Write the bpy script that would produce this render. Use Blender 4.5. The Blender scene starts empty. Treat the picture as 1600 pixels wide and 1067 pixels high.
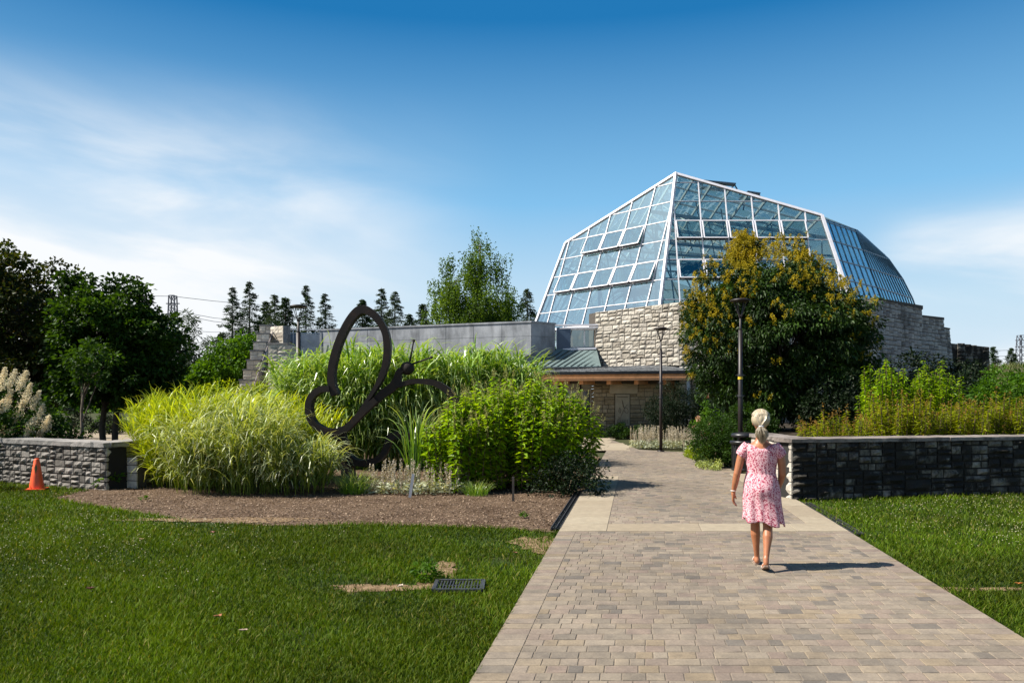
import bpy, math, random
import numpy as np
from mathutils import Vector, Matrix

scene = bpy.context.scene
PI = math.pi
# ---------------------------------------------------------------- camera
cam_d = bpy.data.cameras.new("camera")
cam = bpy.data.objects.new("camera", cam_d)
scene.collection.objects.link(cam)
cam.location = (0, 0, 1.72)
cam.rotation_euler = (PI / 2, 0, 0)
cam_d.lens = 27.0
cam_d.sensor_width = 36.0
cam_d.shift_y = 0.0584
cam_d.clip_start = 0.05
cam_d.clip_end = 3000
scene.camera = cam
# ---------------------------------------------------------------- world, sun, exposure
SUN_EL = math.radians(49)
SUN_FROM = Vector((-1.0, -0.12, 0)).normalized()          # horizontal direction towards the sun
world = bpy.data.worlds.new("World")
scene.world = world
world.use_nodes = True
wn, wl = world.node_tree.nodes, world.node_tree.links
wn.clear()
w_out = wn.new("ShaderNodeOutputWorld")
w_bg = wn.new("ShaderNodeBackground")
w_bg.inputs[1].default_value = 0.045
w_sky = wn.new("ShaderNodeTexSky")
w_sky.sky_type = 'NISHITA'
w_sky.sun_disc = False
w_sky.sun_elevation = SUN_EL
w_sky.sun_rotation = math.atan2(SUN_FROM.x, SUN_FROM.y)
w_sky.altitude = 0
w_sky.air_density = 1.0
w_sky.dust_density = 0.6
w_sky.ozone_density = 2.2
w_geo = wn.new("ShaderNodeTexCoord")
w_sep = wn.new("ShaderNodeSeparateXYZ")
wl.new(w_geo.outputs['Generated'], w_sep.inputs[0])


def wmath(op, a, b=None, c=None, clamp=False):
    n = wn.new("ShaderNodeMath")
    n.operation = op
    n.use_clamp = clamp
    for i, v in enumerate((a, b, c)):
        if v is None:
            continue
        if isinstance(v, (int, float)):
            n.inputs[i].default_value = v
        else:
            wl.new(v, n.inputs[i])
    return n.outputs[0]


def wsmooth(v, a, b):
    n = wn.new("ShaderNodeMapRange")
    n.interpolation_type = 'SMOOTHSTEP'
    wl.new(v, n.inputs[0])
    n.inputs[1].default_value = a
    n.inputs[2].default_value = b
    return n.outputs[0]


# deepen the clear blue, then lay thin streaky cirrus over it
dx, dy, dz = w_sep.outputs[0], w_sep.outputs[1], w_sep.outputs[2]
azi = wmath('ARCTAN2', dx, dy)                              # 0 straight ahead, negative to the left
ele = wmath('ARCSINE', dz)
w_cmb = wn.new("ShaderNodeCombineXYZ")
wl.new(wmath('MULTIPLY', azi, 1.6), w_cmb.inputs[0])
wl.new(wmath('MULTIPLY', wmath('ADD', ele, wmath('MULTIPLY', azi, 0.10)), 7.0), w_cmb.inputs[1])
w_no = wn.new("ShaderNodeTexNoise")
w_no.inputs['Scale'].default_value = 1.3
w_no.inputs['Detail'].default_value = 7
w_no.inputs['Roughness'].default_value = 0.52
w_no.inputs['Distortion'].default_value = 0.5
wl.new(w_cmb.outputs[0], w_no.inputs['Vector'])
cl = wsmooth(w_no.outputs[0], 0.34, 0.72)
# where the cloud sheet lies: low on the left, a smaller bank low on the right
lf = wmath('MULTIPLY', wsmooth(azi, 0.02, -0.42), wsmooth(ele, 0.40, 0.16))
lf = wmath('MULTIPLY', lf, wmath('ADD', wmath('MULTIPLY', cl, 1.15), 0.50), clamp=True)
rt = wmath('MULTIPLY', wsmooth(azi, 0.42, 0.50), wsmooth(ele, 0.24, 0.15))
rt = wmath('MULTIPLY', rt, wmath('MULTIPLY', cl, 1.5), clamp=True)
low = wmath('MULTIPLY', wsmooth(ele, 0.17, 0.0), 0.55)
# pale summer haze thickening towards the horizon, and the bright air round the sun
w_hr = wn.new("ShaderNodeValToRGB")
els = w_hr.color_ramp.elements
while len(els) < 4: els.new(.5)
for q, (p_, c_) in enumerate(((0.0, (8.0, 9.3, 10.3)), (.12, (6.3, 8.5, 10.2)), (.25, (2.6, 6.0, 9.5)), (.46, (.20, 2.15, 5.4)))):
    els[q].position = p_; els[q].color = (c_[0] / 12, c_[1] / 12, c_[2] / 12, 1)
wl.new(ele, w_hr.inputs[0])
w_h10 = wn.new("ShaderNodeVectorMath"); w_h10.operation = 'SCALE'; w_h10.inputs['Scale'].default_value = 12
wl.new(w_hr.outputs[0], w_h10.inputs[0])
w_tint = wn.new("ShaderNodeMixRGB"); w_tint.blend_type = 'MULTIPLY'; w_tint.inputs[0].default_value = 1
w_tint.inputs[2].default_value = (.07, .72, 1.08, 1)
wl.new(w_sky.outputs[0], w_tint.inputs[1])
w_m1 = wn.new("ShaderNodeMixRGB")
wl.new(wmath('MULTIPLY', wsmooth(ele, .85, .42), 1.0), w_m1.inputs[0])
wl.new(w_tint.outputs[0], w_m1.inputs[1]); wl.new(w_h10.outputs[0], w_m1.inputs[2])
w_dot = wn.new("ShaderNodeVectorMath"); w_dot.operation = 'DOT_PRODUCT'
wl.new(w_geo.outputs['Generated'], w_dot.inputs[0])
w_dot.inputs[1].default_value = (SUN_FROM.x * math.cos(SUN_EL), SUN_FROM.y * math.cos(SUN_EL), math.sin(SUN_EL))
glow = wmath('POWER', wmath('MAXIMUM', w_dot.outputs['Value'], 0.0), 10.0)
tot = wmath('MAXIMUM', wmath('MAXIMUM', lf, rt), wmath('MULTIPLY', glow, 0.9))
w_mix = wn.new("ShaderNodeMixRGB")
wl.new(tot, w_mix.inputs[0])
wl.new(w_m1.outputs[0], w_mix.inputs[1])
w_mix.inputs[2].default_value = (10.6, 10.9, 11.2, 1)
wl.new(w_mix.outputs[0], w_bg.inputs[0])
wl.new(w_bg.outputs[0], w_out.inputs[0])

sun_d = bpy.data.lights.new("sun", 'SUN')
sun_d.energy = 5.0
sun_d.angle = math.radians(0.53)
sun_d.color = (1.0, 0.94, 0.84)
sun = bpy.data.objects.new("sun", sun_d)
scene.collection.objects.link(sun)
sun.rotation_euler = (-Vector((SUN_FROM.x * math.cos(SUN_EL), SUN_FROM.y * math.cos(SUN_EL), math.sin(SUN_EL)))).to_track_quat('-Z', 'Y').to_euler()
scene.view_settings.view_transform = 'Standard'
scene.view_settings.look = 'None'
scene.view_settings.gamma = 1.0
scene.view_settings.exposure = 1.0
scene.cycles.max_bounces = 8
scene.cycles.transparent_max_bounces = 16
scene.cycles.diffuse_bounces = 3
scene.cycles.use_denoising = True
scene.cycles.caustics_reflective = False
scene.cycles.caustics_refractive = False

# ---------------------------------------------------------------- helpers
rnd = random.Random(11)
rng = np.random.default_rng(11)


def P(px, py, Y):
    """world point at depth Y along the sight line of a photograph pixel (1600 px wide)"""
    return Vector(((px - 800) / 1200 * Y, Y, 1.72 - (py - 627) / 1200 * Y))


def GY(py):
    return 2064.0 / (py - 627)


def tag(o, label=None, cat=None, group=None, kind=None):
    if label: o['label'] = label
    if cat: o['category'] = cat
    if group: o['group'] = group
    if kind: o['kind'] = kind
    return o


def empty(name, loc=(0, 0, 0), rz=0.0, label=None, cat=None, group=None):
    o = bpy.data.objects.new(name, None)
    scene.collection.objects.link(o)
    o.location = loc
    o.rotation_euler = (0, 0, rz)
    return tag(o, label, cat, group)


def mesh_obj(name, V, Fs, mat=None, parent=None, smooth=False, lc=None, loc=None):
    """V (n,3); Fs a list of int arrays (m,k); lc (n,3) random/along values stored per vertex"""
    me = bpy.data.meshes.new(name)
    V = np.asarray(V, dtype=np.float32).reshape(-1, 3)
    Fs = [np.asarray(f, dtype=np.int32) for f in Fs if len(f)]
    nl = sum(f.size for f in Fs)
    nf = sum(len(f) for f in Fs)
    me.vertices.add(len(V))
    me.vertices.foreach_set('co', V.ravel())
    me.loops.add(nl)
    me.loops.foreach_set('vertex_index', np.concatenate([f.ravel() for f in Fs]))
    me.polygons.add(nf)
    tot = np.concatenate([np.full(len(f), f.shape[1], dtype=np.int32) for f in Fs])
    st = np.concatenate([[0], np.cumsum(tot)[:-1]]).astype(np.int32)
    me.polygons.foreach_set('loop_start', st)
    try:
        me.polygons.foreach_set('loop_total', tot)
    except Exception:
        pass
    me.polygons.foreach_set('use_smooth', np.full(nf, bool(smooth)))
    if lc is not None:
        a = me.attributes.new('lc', 'FLOAT_COLOR', 'POINT')
        c = np.ones((len(V), 4), dtype=np.float32)
        c[:, :lc.shape[1]] = lc
        a.data.foreach_set('color', c.ravel())
    me.update(calc_edges=True)
    me.validate()
    if mat is not None: me.materials.append(mat)
    o = bpy.data.objects.new(name, me)
    scene.collection.objects.link(o)
    if parent is not None: o.parent = parent
    if loc is not None: o.location = loc
    return o


class MB:
    """collects faces of hard-surface shapes into one mesh"""
    def __init__(s):
        s.V = []; s.F = {3: [], 4: []}; s.N = []; s.C = []

    def add(s, vs, fs, c=None):
        b = len(s.V)
        s.V.extend([tuple(v) for v in vs])
        s.C.extend([c if c is not None else (0.5, 0.5, 0.5)] * len(vs))
        for f in fs:
            g = [i + b for i in f]
            if len(g) in (3, 4): s.F[len(g)].append(g)
            else:
                for i in range(1, len(g) - 1): s.F[3].append([g[0], g[i], g[i + 1]])

    def box(s, x0, x1, y0, y1, z0, z1, c=None, M=None):
        v = [Vector(p) for p in ((x0, y0, z0), (x1, y0, z0), (x1, y1, z0), (x0, y1, z0), (x0, y0, z1), (x1, y0, z1), (x1, y1, z1), (x0, y1, z1))]
        if M is not None: v = [M @ p for p in v]
        s.add(v, [(0, 3, 2, 1), (4, 5, 6, 7), (0, 1, 5, 4), (1, 2, 6, 5), (2, 3, 7, 6), (3, 0, 4, 7)], c)

    def beam(s, p, q, w, h, up=(0, 0, 1), c=None):
        p, q = Vector(p), Vector(q)
        d = (q - p)
        if d.length < 1e-6: return
        d.normalize()
        up = Vector(up)
        if abs(d.dot(up)) > 0.98: up = Vector((0, 1, 0))
        a = d.cross(up).normalized() * w / 2
        b = a.cross(d).normalized() * h / 2
        v = [p - a - b, p + a - b, p + a + b, p - a + b, q - a - b, q + a - b, q + a + b, q - a + b]
        s.add(v, [(0, 1, 2, 3), (7, 6, 5, 4), (0, 4, 5, 1), (1, 5, 6, 2), (2, 6, 7, 3), (3, 7, 4, 0)], c)

    def tube(s, pts, rad, n=8, c=None, caps=True):
        pts = [Vector(p) for p in pts]
        if not hasattr(rad, '__len__'): rad = [rad] * len(pts)
        vs, fs = [], []
        prev = None
        for i, p in enumerate(pts):
            d = (pts[min(i + 1, len(pts) - 1)] - pts[max(i - 1, 0)])
            d = d.normalized() if d.length > 1e-9 else Vector((0, 0, 1))
            if prev is None:
                u = d.orthogonal().normalized()
            else:
                u = (prev - d * prev.dot(d)).normalized()
            prev = u
            w = d.cross(u)
            for k in range(n):
                a = 2 * PI * k / n
                vs.append(p + (u * math.cos(a) + w * math.sin(a)) * rad[i])
        for i in range(len(pts) - 1):
            for k in range(n):
                fs.append((i * n + k, i * n + (k + 1) % n, (i + 1) * n + (k + 1) % n, (i + 1) * n + k))
        if caps:
            fs.append(tuple(range(n - 1, -1, -1)))
            fs.append(tuple((len(pts) - 1) * n + k for k in range(n)))
        s.add(vs, fs, c)

    def lathe(s, prof, n=24, cx=0, cy=0, c=None, sx=1, sy=1):
        vs = [(cx + r * sx * math.cos(2 * PI * k / n), cy + r * sy * math.sin(2 * PI * k / n), z) for r, z in prof for k in range(n)]
        fs = [(i * n + k, i * n + (k + 1) % n, (i + 1) * n + (k + 1) % n, (i + 1) * n + k) for i in range(len(prof) - 1) for k in range(n)]
        s.add(vs, fs, c)

    def build(s, name, mat, parent=None, smooth=False):
        return mesh_obj(name, np.array(s.V), [np.array(s.F[3], dtype=np.int32).reshape(-1, 3), np.array(s.F[4], dtype=np.int32).reshape(-1, 4)], mat, parent, smooth, np.array(s.C))


def unit(a):
    return a / np.maximum(np.linalg.norm(a, axis=1, keepdims=True), 1e-9)


class Leaves:
    """collects leaves / blades as arrays"""
    def __init__(s):
        s.V = []; s.T = []; s.Q = []; s.C = []; s.n = 0

    def leaves(s, p, a, nrm, L, W, fold=0.12, tone=None, droop=0.0):
        n = len(p)
        if n == 0: return
        a = unit(a)
        side = unit(np.cross(a, nrm)); nn = np.cross(side, a)
        L = np.broadcast_to(np.asarray(L, float), (n,))[:, None]; W = np.broadcast_to(np.asarray(W, float), (n,))[:, None]
        v0 = p
        v1 = p + a * L * .42 + side * W / 2 + nn * W * fold
        v2 = p + a * L - np.array([0, 0, 1.0]) * L * droop
        v3 = p + a * L * .42 - side * W / 2 + nn * W * fold
        V = np.stack([v0, v1, v2, v3], 1).reshape(-1, 3)
        b = s.n + np.arange(n) * 4
        s.T.append(np.concatenate([np.stack([b, b + 1, b + 2], 1), np.stack([b, b + 2, b + 3], 1)]))
        r = rng.random(n) if tone is None else tone
        C = np.stack([np.repeat(r, 4), np.tile([0, .5, 1, .5], n), np.repeat(rng.random(n), 4)], 1)
        s.V.append(V); s.C.append(C); s.n += 4 * n

    def blades(s, p, az, L, W, th0, th1, K=5, k=1.6, tone=None, twist=0.6):
        """p (n,3); az azimuth the blade arches to; th0 start angle from vertical, th1 added by the tip"""
        n = len(p)
        L = np.broadcast_to(np.asarray(L, float), (n,)); W = np.broadcast_to(np.asarray(W, float), (n,))
        th0 = np.broadcast_to(np.asarray(th0, float), (n,)); th1 = np.broadcast_to(np.asarray(th1, float), (n,))
        t = np.linspace(0, 1, K + 1)
        h = np.stack([np.cos(az), np.sin(az), np.zeros(n)], 1)
        pos = p.copy(); cols = []
        tw = az + PI / 2 + rng.normal(0, twist, n)
        side = np.stack([np.cos(tw), np.sin(tw), rng.normal(0, .25, n)], 1); side = unit(side)
        for i in range(K + 1):
            w = W * (1 - t[i] ** 2.2) * (0.55 + 0.45 * min(1, t[i] * 4)) * .5
            cols.append(pos - side * w[:, None]); cols.append(pos + side * w[:, None])
            tm = (t[i] + .5 / K)
            th = th0 + th1 * tm ** k
            step = h * np.sin(th)[:, None]; step[:, 2] = np.cos(th)
            pos = pos + step * (L / K)[:, None]
        V = np.stack(cols, 1).reshape(-1, 3)
        m = 2 * (K + 1)
        b = s.n + np.arange(n)[:, None] * m
        q = []
        for i in range(K):
            q.append(np.stack([b[:, 0] + 2 * i, b[:, 0] + 2 * i + 1, b[:, 0] + 2 * i + 3, b[:, 0] + 2 * i + 2], 1))
        s.Q.append(np.concatenate(q))
        r = rng.random(n) if tone is None else tone
        s.C.append(np.stack([np.repeat(r, m), np.tile(np.repeat(t, 2), n), np.repeat(rng.random(n), m)], 1))
        s.V.append(V); s.n += m * n
        return pos

    def build(s, name, mat, parent=None, loc=None):
        fs = []
        if s.T: fs.append(np.concatenate(s.T))
        if s.Q: fs.append(np.concatenate(s.Q))
        return mesh_obj(name, np.concatenate(s.V), fs, mat, parent, False, np.concatenate(s.C), loc)


# ---------------------------------------------------------------- materials
def new_mat(name):
    m = bpy.data.materials.new(name)
    m.use_nodes = True
    nt = m.node_tree
    return m, nt, nt.nodes, nt.links, nt.nodes['Principled BSDF']


def nd(nt, typ, **kw):
    n = nt.nodes.new(typ)
    for k, v in kw.items():
        if k in n.inputs: n.inputs[k].default_value = v
        else: setattr(n, k, v)
    return n


def ramp(nt, stops, fac):
    r = nt.nodes.new("ShaderNodeValToRGB")
    e = r.color_ramp.elements
    while len(e) < len(stops): e.new(0.5)
    for i, (p, c) in enumerate(stops):
        e[i].position = p
        e[i].color = (c[0], c[1], c[2], 1)
    nt.links.new(fac, r.inputs[0])
    return r.outputs[0]


def noise(nt, scale, detail=4, rough=.55, vec=None, coord='Object', sc=None):
    t = nt.nodes.new("ShaderNodeTexCoord")
    n = nd(nt, "ShaderNodeTexNoise", Scale=scale, Detail=detail, Roughness=rough)
    v = vec or t.outputs[coord]
    if sc:
        mp = nt.nodes.new("ShaderNodeMapping")
        mp.inputs['Scale'].default_value = sc
        nt.links.new(v, mp.inputs[0]); v = mp.outputs[0]
    nt.links.new(v, n.inputs['Vector'])
    return n.outputs[0]


def mixc(nt, fac, a, b, mode='MIX'):
    m = nt.nodes.new("ShaderNodeMixRGB")
    m.blend_type = mode
    for i, v in enumerate((fac, a, b)):
        if isinstance(v, (int, float)): m.inputs[i].default_value = v
        elif isinstance(v, tuple): m.inputs[i].default_value = (*v, 1)
        else: nt.links.new(v, m.inputs[i])
    return m.outputs[0]


def bump(nt, h, strength=.4, dist=.01):
    b = nd(nt, "ShaderNodeBump", Strength=strength, Distance=dist)
    nt.links.new(h, b.inputs['Height'])
    nt.links.new(b.outputs[0], nt.nodes['Principled BSDF'].inputs['Normal'])


def leaf_mat(name, dark, light, tip=None, trans=.4, rough=.55, var=.5, vs=1.2, tmul=(1.6, 1.4, .45), spec=.18, straw=None):
    m, nt, N, L, bs = new_mat(name)
    at = nd(nt, "ShaderNodeAttribute", attribute_name='lc')
    sp = N.new("ShaderNodeSeparateColor")
    L.new(at.outputs['Color'], sp.inputs[0])
    col = mixc(nt, sp.outputs[0], dark, light)
    nz = noise(nt, vs, 2)
    col = mixc(nt, var, col, ramp(nt, [(.35, (.45, .5, .5)), (.65, (1.35, 1.25, 1.1))], nz), 'MULTIPLY')
    if straw is not None:
        s_ = N.new('ShaderNodeMath'); s_.operation = 'GREATER_THAN'; L.new(sp.outputs[2], s_.inputs[0]); s_.inputs[1].default_value = .94
        col = mixc(nt, s_.outputs[0], col, straw)
        nb_ = noise(nt, .22, 3)
        col = mixc(nt, .9, col, ramp(nt, [(.36, (.55, .62, .6)), (.62, (1.25, 1.15, 1.1))], nb_), 'MULTIPLY')
    if tip is not None:
        f = N.new("ShaderNodeMath"); f.operation = 'POWER'; L.new(sp.outputs[1], f.inputs[0]); f.inputs[1].default_value = 3.0
        col = mixc(nt, f.outputs[0], col, tip)
    L.new(col, bs.inputs['Base Color'])
    bs.inputs['Roughness'].default_value = rough
    bs.inputs['Specular IOR Level'].default_value = spec
    tr = N.new("ShaderNodeBsdfTranslucent")
    L.new(mixc(nt, 1.0, col, tmul, 'MULTIPLY'), tr.inputs[0])
    mx = N.new("ShaderNodeMixShader")
    mx.inputs[0].default_value = trans
    L.new(bs.outputs[0], mx.inputs[1]); L.new(tr.outputs[0], mx.inputs[2])
    L.new(mx.outputs[0], N['Material Output'].inputs[0])
    return m


def plain(name, col, rough=.6, metal=0.0, var=.25, vs=6.0, spec=.5, bmp=0.0, bs_scale=60):
    m, nt, N, L, bs = new_mat(name)
    nz = noise(nt, vs, 5)
    c = mixc(nt, 1.0, col, ramp(nt, [(.3, (1 - var,) * 3), (.7, (1 + var,) * 3)], nz), 'MULTIPLY')
    L.new(c, bs.inputs['Base Color'])
    bs.inputs['Roughness'].default_value = rough
    bs.inputs['Metallic'].default_value = metal
    bs.inputs['Specular IOR Level'].default_value = spec
    if bmp: bump(nt, noise(nt, bs_scale, 4), bmp, .01)
    return m


def stone_mat(name, cols, var=.5, dirt=.35, dirt_col=(.03, .028, .025), dirt_scale=1.5, dirt_lo=.5, dirt_hi=.62, bmp=.8):
    """per-block tone from lc.r through a ramp; staining as blotches of its own shape"""
    m, nt, N, L, bs = new_mat(name)
    at = nd(nt, "ShaderNodeAttribute", attribute_name='lc')
    sp = N.new("ShaderNodeSeparateColor")
    L.new(at.outputs['Color'], sp.inputs[0])
    c = ramp(nt, [(i / (len(cols) - 1), k) for i, k in enumerate(cols)], sp.outputs[0])
    n1 = noise(nt, 9, 6, .65)
    c = mixc(nt, var, c, ramp(nt, [(.3, (.5, .5, .5)), (.7, (1.4, 1.38, 1.32))], n1), 'MULTIPLY')
    if dirt > 0:
        n2a = noise(nt, dirt_scale, 6, .68, sc=(1, 1, .55))
        mm_ = N.new('ShaderNodeMath'); mm_.operation = 'MULTIPLY_ADD'; L.new(sp.outputs[1], mm_.inputs[0]); mm_.inputs[1].default_value = .12; L.new(n2a, mm_.inputs[2])
        ms_ = N.new('ShaderNodeMath'); ms_.operation = 'SUBTRACT'; L.new(mm_.outputs[0], ms_.inputs[0]); ms_.inputs[1].default_value = .06; n2 = ms_.outputs[0]
        f = N.new("ShaderNodeMapRange"); L.new(n2, f.inputs[0])
        f.inputs[1].default_value = dirt_lo; f.inputs[2].default_value = dirt_hi; f.inputs[4].default_value = dirt
        c = mixc(nt, f.outputs[0], c, dirt_col)
    L.new(c, bs.inputs['Base Color'])
    bs.inputs['Roughness'].default_value = .9
    bs.inputs['Specular IOR Level'].default_value = .2
    bump(nt, noise(nt, 35, 6, .7), bmp, .02)
    return m


def glass_mat(name, tint, refl_tint=(1, 1, 1), base=.10, power=1.0, rough=.03):
    m, nt, N, L, bs = new_mat(name)
    tr = N.new("ShaderNodeBsdfTransparent"); tr.inputs[0].default_value = (*tint, 1)
    gl = N.new("ShaderNodeBsdfGlossy"); gl.inputs['Roughness'].default_value = rough
    gl.inputs[0].default_value = (*refl_tint, 1)
    fr = nd(nt, "ShaderNodeFresnel", IOR=1.7)
    ma = N.new("ShaderNodeMath"); ma.operation = 'MULTIPLY_ADD'; ma.use_clamp = True
    L.new(fr.outputs[0], ma.inputs[0]); ma.inputs[1].default_value = power; ma.inputs[2].default_value = base
    mx = N.new("ShaderNodeMixShader")
    L.new(ma.outputs[0], mx.inputs[0]); L.new(tr.outputs[0], mx.inputs[1]); L.new(gl.outputs[0], mx.inputs[2])
    nz = noise(nt, .6, 3)
    bm = nd(nt, "ShaderNodeBump", Strength=.06, Distance=.3)
    L.new(nz, bm.inputs['Height']); L.new(bm.outputs[0], gl.inputs['Normal'])
    L.new(mx.outputs[0], N['Material Output'].inputs[0])
    return m


M = {}
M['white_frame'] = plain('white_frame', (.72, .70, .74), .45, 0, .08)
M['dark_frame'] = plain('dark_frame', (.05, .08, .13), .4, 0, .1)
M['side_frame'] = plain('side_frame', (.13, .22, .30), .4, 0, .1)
M['truss'] = plain('truss', (.62, .66, .66), .5, 0, .1)
M['gasket'] = plain('gasket', (.02, .02, .022), .6)
M['glass_left'] = glass_mat('glass_left', (.66, .86, .88), (.82, .98, 1.0), base=.55, power=.9)
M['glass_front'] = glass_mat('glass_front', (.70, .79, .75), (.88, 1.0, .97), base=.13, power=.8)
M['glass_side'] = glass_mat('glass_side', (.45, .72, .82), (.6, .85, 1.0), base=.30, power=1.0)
M['glass_back'] = glass_mat('glass_back', (.72, .80, .80), base=.03, power=.5)
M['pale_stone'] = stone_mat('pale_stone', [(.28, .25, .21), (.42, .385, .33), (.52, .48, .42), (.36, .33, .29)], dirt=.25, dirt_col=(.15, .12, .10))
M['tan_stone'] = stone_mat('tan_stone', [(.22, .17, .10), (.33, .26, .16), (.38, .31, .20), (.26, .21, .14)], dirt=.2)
M['shade_stone'] = stone_mat('shade_stone', [(.22, .20, .19), (.36, .34, .32), (.42, .39, .36), (.28, .26, .25)], dirt=.6, dirt_scale=.7, dirt_lo=.52, dirt_hi=.66)  # darker, stained copy of pale_stone; shade of the sunless walls is in the colour
M['stair_stone'] = stone_mat('stair_stone', [(.46, .40, .33), (.62, .55, .46), (.70, .64, .55), (.54, .48, .40)], dirt=.3)
M['grey_stone'] = stone_mat('grey_stone', [(.09, .082, .074), (.18, .165, .15), (.26, .24, .22), (.13, .12, .108)], dirt=.35, dirt_scale=3)
M['black_stone'] = stone_mat('black_stone', [(.13, .12, .10), (.22, .20, .17), (.30, .27, .23), (.16, .15, .13)], dirt=.94, dirt_col=(.013, .012, .011), dirt_scale=2.8, dirt_lo=.33, dirt_hi=.52)
M['cap_stone'] = stone_mat('cap_stone', [(.20, .17, .155), (.27, .235, .215)], dirt=.85, dirt_scale=3, dirt_lo=.42, dirt_hi=.6)
M['cap_grey'] = stone_mat('cap_grey', [(.22, .21, .20), (.30, .28, .27)], dirt=.5, dirt_scale=3)
M['mortar'] = plain('mortar', (.07, .06, .05), .95)
M['mortar_dark'] = plain('mortar_dark', (.012, .011, .010), .95)
M['metal_black'] = plain('metal_black', (.012, .012, .014), .38, 0, .3)
M['pole'] = plain('pole', (.012, .007, .007), .5, 0, .2)
M['rail'] = plain('rail', (.45, .46, .48), .35, .4)
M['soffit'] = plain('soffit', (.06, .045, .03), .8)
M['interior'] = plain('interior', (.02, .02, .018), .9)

# ================================================================= stone masonry
def split_band(s0, s1, z0, z1, out, minw, maxw, minh):
    """random ashlar: cut a rectangle into stones"""
    w, h = s1 - s0, z1 - z0
    if w > maxw or (w > 1.9 * minw and w > 2.6 * h and rnd.random() < .8):
        f = rnd.uniform(.36, .64); m = s0 + w * f
        split_band(s0, m, z0, z1, out, minw, maxw, minh); split_band(m, s1, z0, z1, out, minw, maxw, minh)
    elif h > 2 * minh and (h > w * .5 or rnd.random() < .7):
        f = rnd.choice([.35, .5, .5, .65]); m = z0 + h * f
        split_band(s0, s1, z0, m, out, minw, maxw, minh); split_band(s0, s1, m, z1, out, minw, maxw, minh)
    else:
        out.append((s0, s1, z0, z1))


def stone_faces(mb, p0, p1, z0, z1, band=.38, minw=.28, maxw=.75, minh=.11, gap=.012, bulge=.03, jit=.012, side=1, z1b=None, rock=1.0):
    """one straight stretch of rock-faced blocks from p0 to p1, facing right of the walking direction for side=1"""
    p0, p1 = Vector((*p0, 0)), Vector((*p1, 0))
    d = p1 - p0; Ln = d.length; d.normalize()
    n = Vector((d.y, -d.x, 0)) * side
    z1b = z1 if z1b is None else z1b
    nb = max(1, round((max(z1, z1b) - z0) / band))
    bh = (max(z1, z1b) - z0) / nb
    cells = []
    for i in range(nb):
        s = 0
        while s < Ln - 1e-4:
            w = rnd.uniform(1.0, 1.8) * maxw
            e = s + w if Ln - s - w > minw else Ln
            split_band(s, e, z0 + i * bh, z0 + (i + 1) * bh, cells, minw, maxw, minh)
            s = e
    for (a, b, c, e) in cells:
        zt = z1 + (z1b - z1) * ((a + b) / 2 / Ln)
        if c > zt - .03: continue
        e = min(e, zt)
        g = gap * .5
        a2, b2, c2, e2 = a + g, b - g, c + g, e - g
        if b2 - a2 < .02 or e2 - c2 < .02: continue
        nx = max(2, min(6, int((b2 - a2) / .11) + 1)); nz = max(2, min(4, int((e2 - c2) / .09) + 1))
        out = rnd.uniform(.25, 1.0) * bulge
        vs = []; ti = rnd.uniform(-.25, .25); tj = rnd.uniform(-.3, .3)
        for j in range(nz + 1):
            for i in range(nx + 1):
                u, v = i / nx, j / nz
                edge = (i in (0, nx)) or (j in (0, nz))
                o = 0.004 if edge else out * (1 + ti * (u - .5) * 2 + tj * (v - .5) * 2) + rnd.uniform(-jit, jit) * rock
                js = 0 if edge else rnd.uniform(-.012, .012)
                q = p0 + d * (a2 + (b2 - a2) * u + js) + n * max(o, .003)
                vs.append((q.x, q.y, c2 + (e2 - c2) * v))
        nv = len(vs)
        fs = [(j * (nx + 1) + i, j * (nx + 1) + i + 1, (j + 1) * (nx + 1) + i + 1, (j + 1) * (nx + 1) + i) for j in range(nz) for i in range(nx)]
        # returns into the joint
        per = [i for i in range(nx + 1)] + [j * (nx + 1) + nx for j in range(1, nz + 1)] + [nz * (nx + 1) + i for i in range(nx - 1, -1, -1)] + [j * (nx + 1) for j in range(nz - 1, 0, -1)]
        for k in per:
            q = Vector(vs[k]) - n * .03
            vs.append(tuple(q))
        m = len(per)
        fs += [(nv + k, nv + (k + 1) % m, per[(k + 1) % m], per[k]) for k in range(m)]
        if side < 0: fs = [f[::-1] for f in fs]
        t = rnd.random()
        mb.add(vs, fs, (t, rnd.random(), 0))


def core(mb, p0, p1, z0, z1, th, side=1, z1b=None, inset=.02, ends=.02):
    p0, p1 = Vector((*p0, 0)), Vector((*p1, 0))
    d = (p1 - p0).normalized(); n = Vector((d.y, -d.x, 0)) * side
    z1b = z1 if z1b is None else z1b
    a, b = p0 + d * ends - n * inset, p1 - d * ends - n * inset
    c, e = b - n * (th - inset), a - n * (th - inset)
    vs = [(a.x, a.y, z0), (b.x, b.y, z0), (c.x, c.y, z0), (e.x, e.y, z0), (a.x, a.y, z1), (b.x, b.y, z1b), (c.x, c.y, z1b), (e.x, e.y, z1)]
    mb.add(vs, [(0, 3, 2, 1), (4, 5, 6, 7), (0, 1, 5, 4), (1, 2, 6, 5), (2, 3, 7, 6), (3, 0, 4, 7)])


# ================================================================= conservatory
bld = empty('conservatory', (8, 40, 0), 0, 'large faceted glass conservatory on pale stone walls with copper entrance roof', 'building')


def child(mb, name, mat, parent=bld, smooth=False):
    o = mb.build(name, mat, parent, smooth)
    r = parent
    off = Vector((0, 0, 0))
    while r is not None:
        off += r.location; r = r.parent
    o.location = -off
    return o


A = Vector((8.41, 39.4, 13.38)); D = Vector((7.25, 37.5, 6.53)); dL = Vector((-.684, .729, 0)).normalized()
ZB = 5.65


def edge(Z): return D + (A - D) * ((Z - D.z) / (A.z - D.z))


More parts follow.
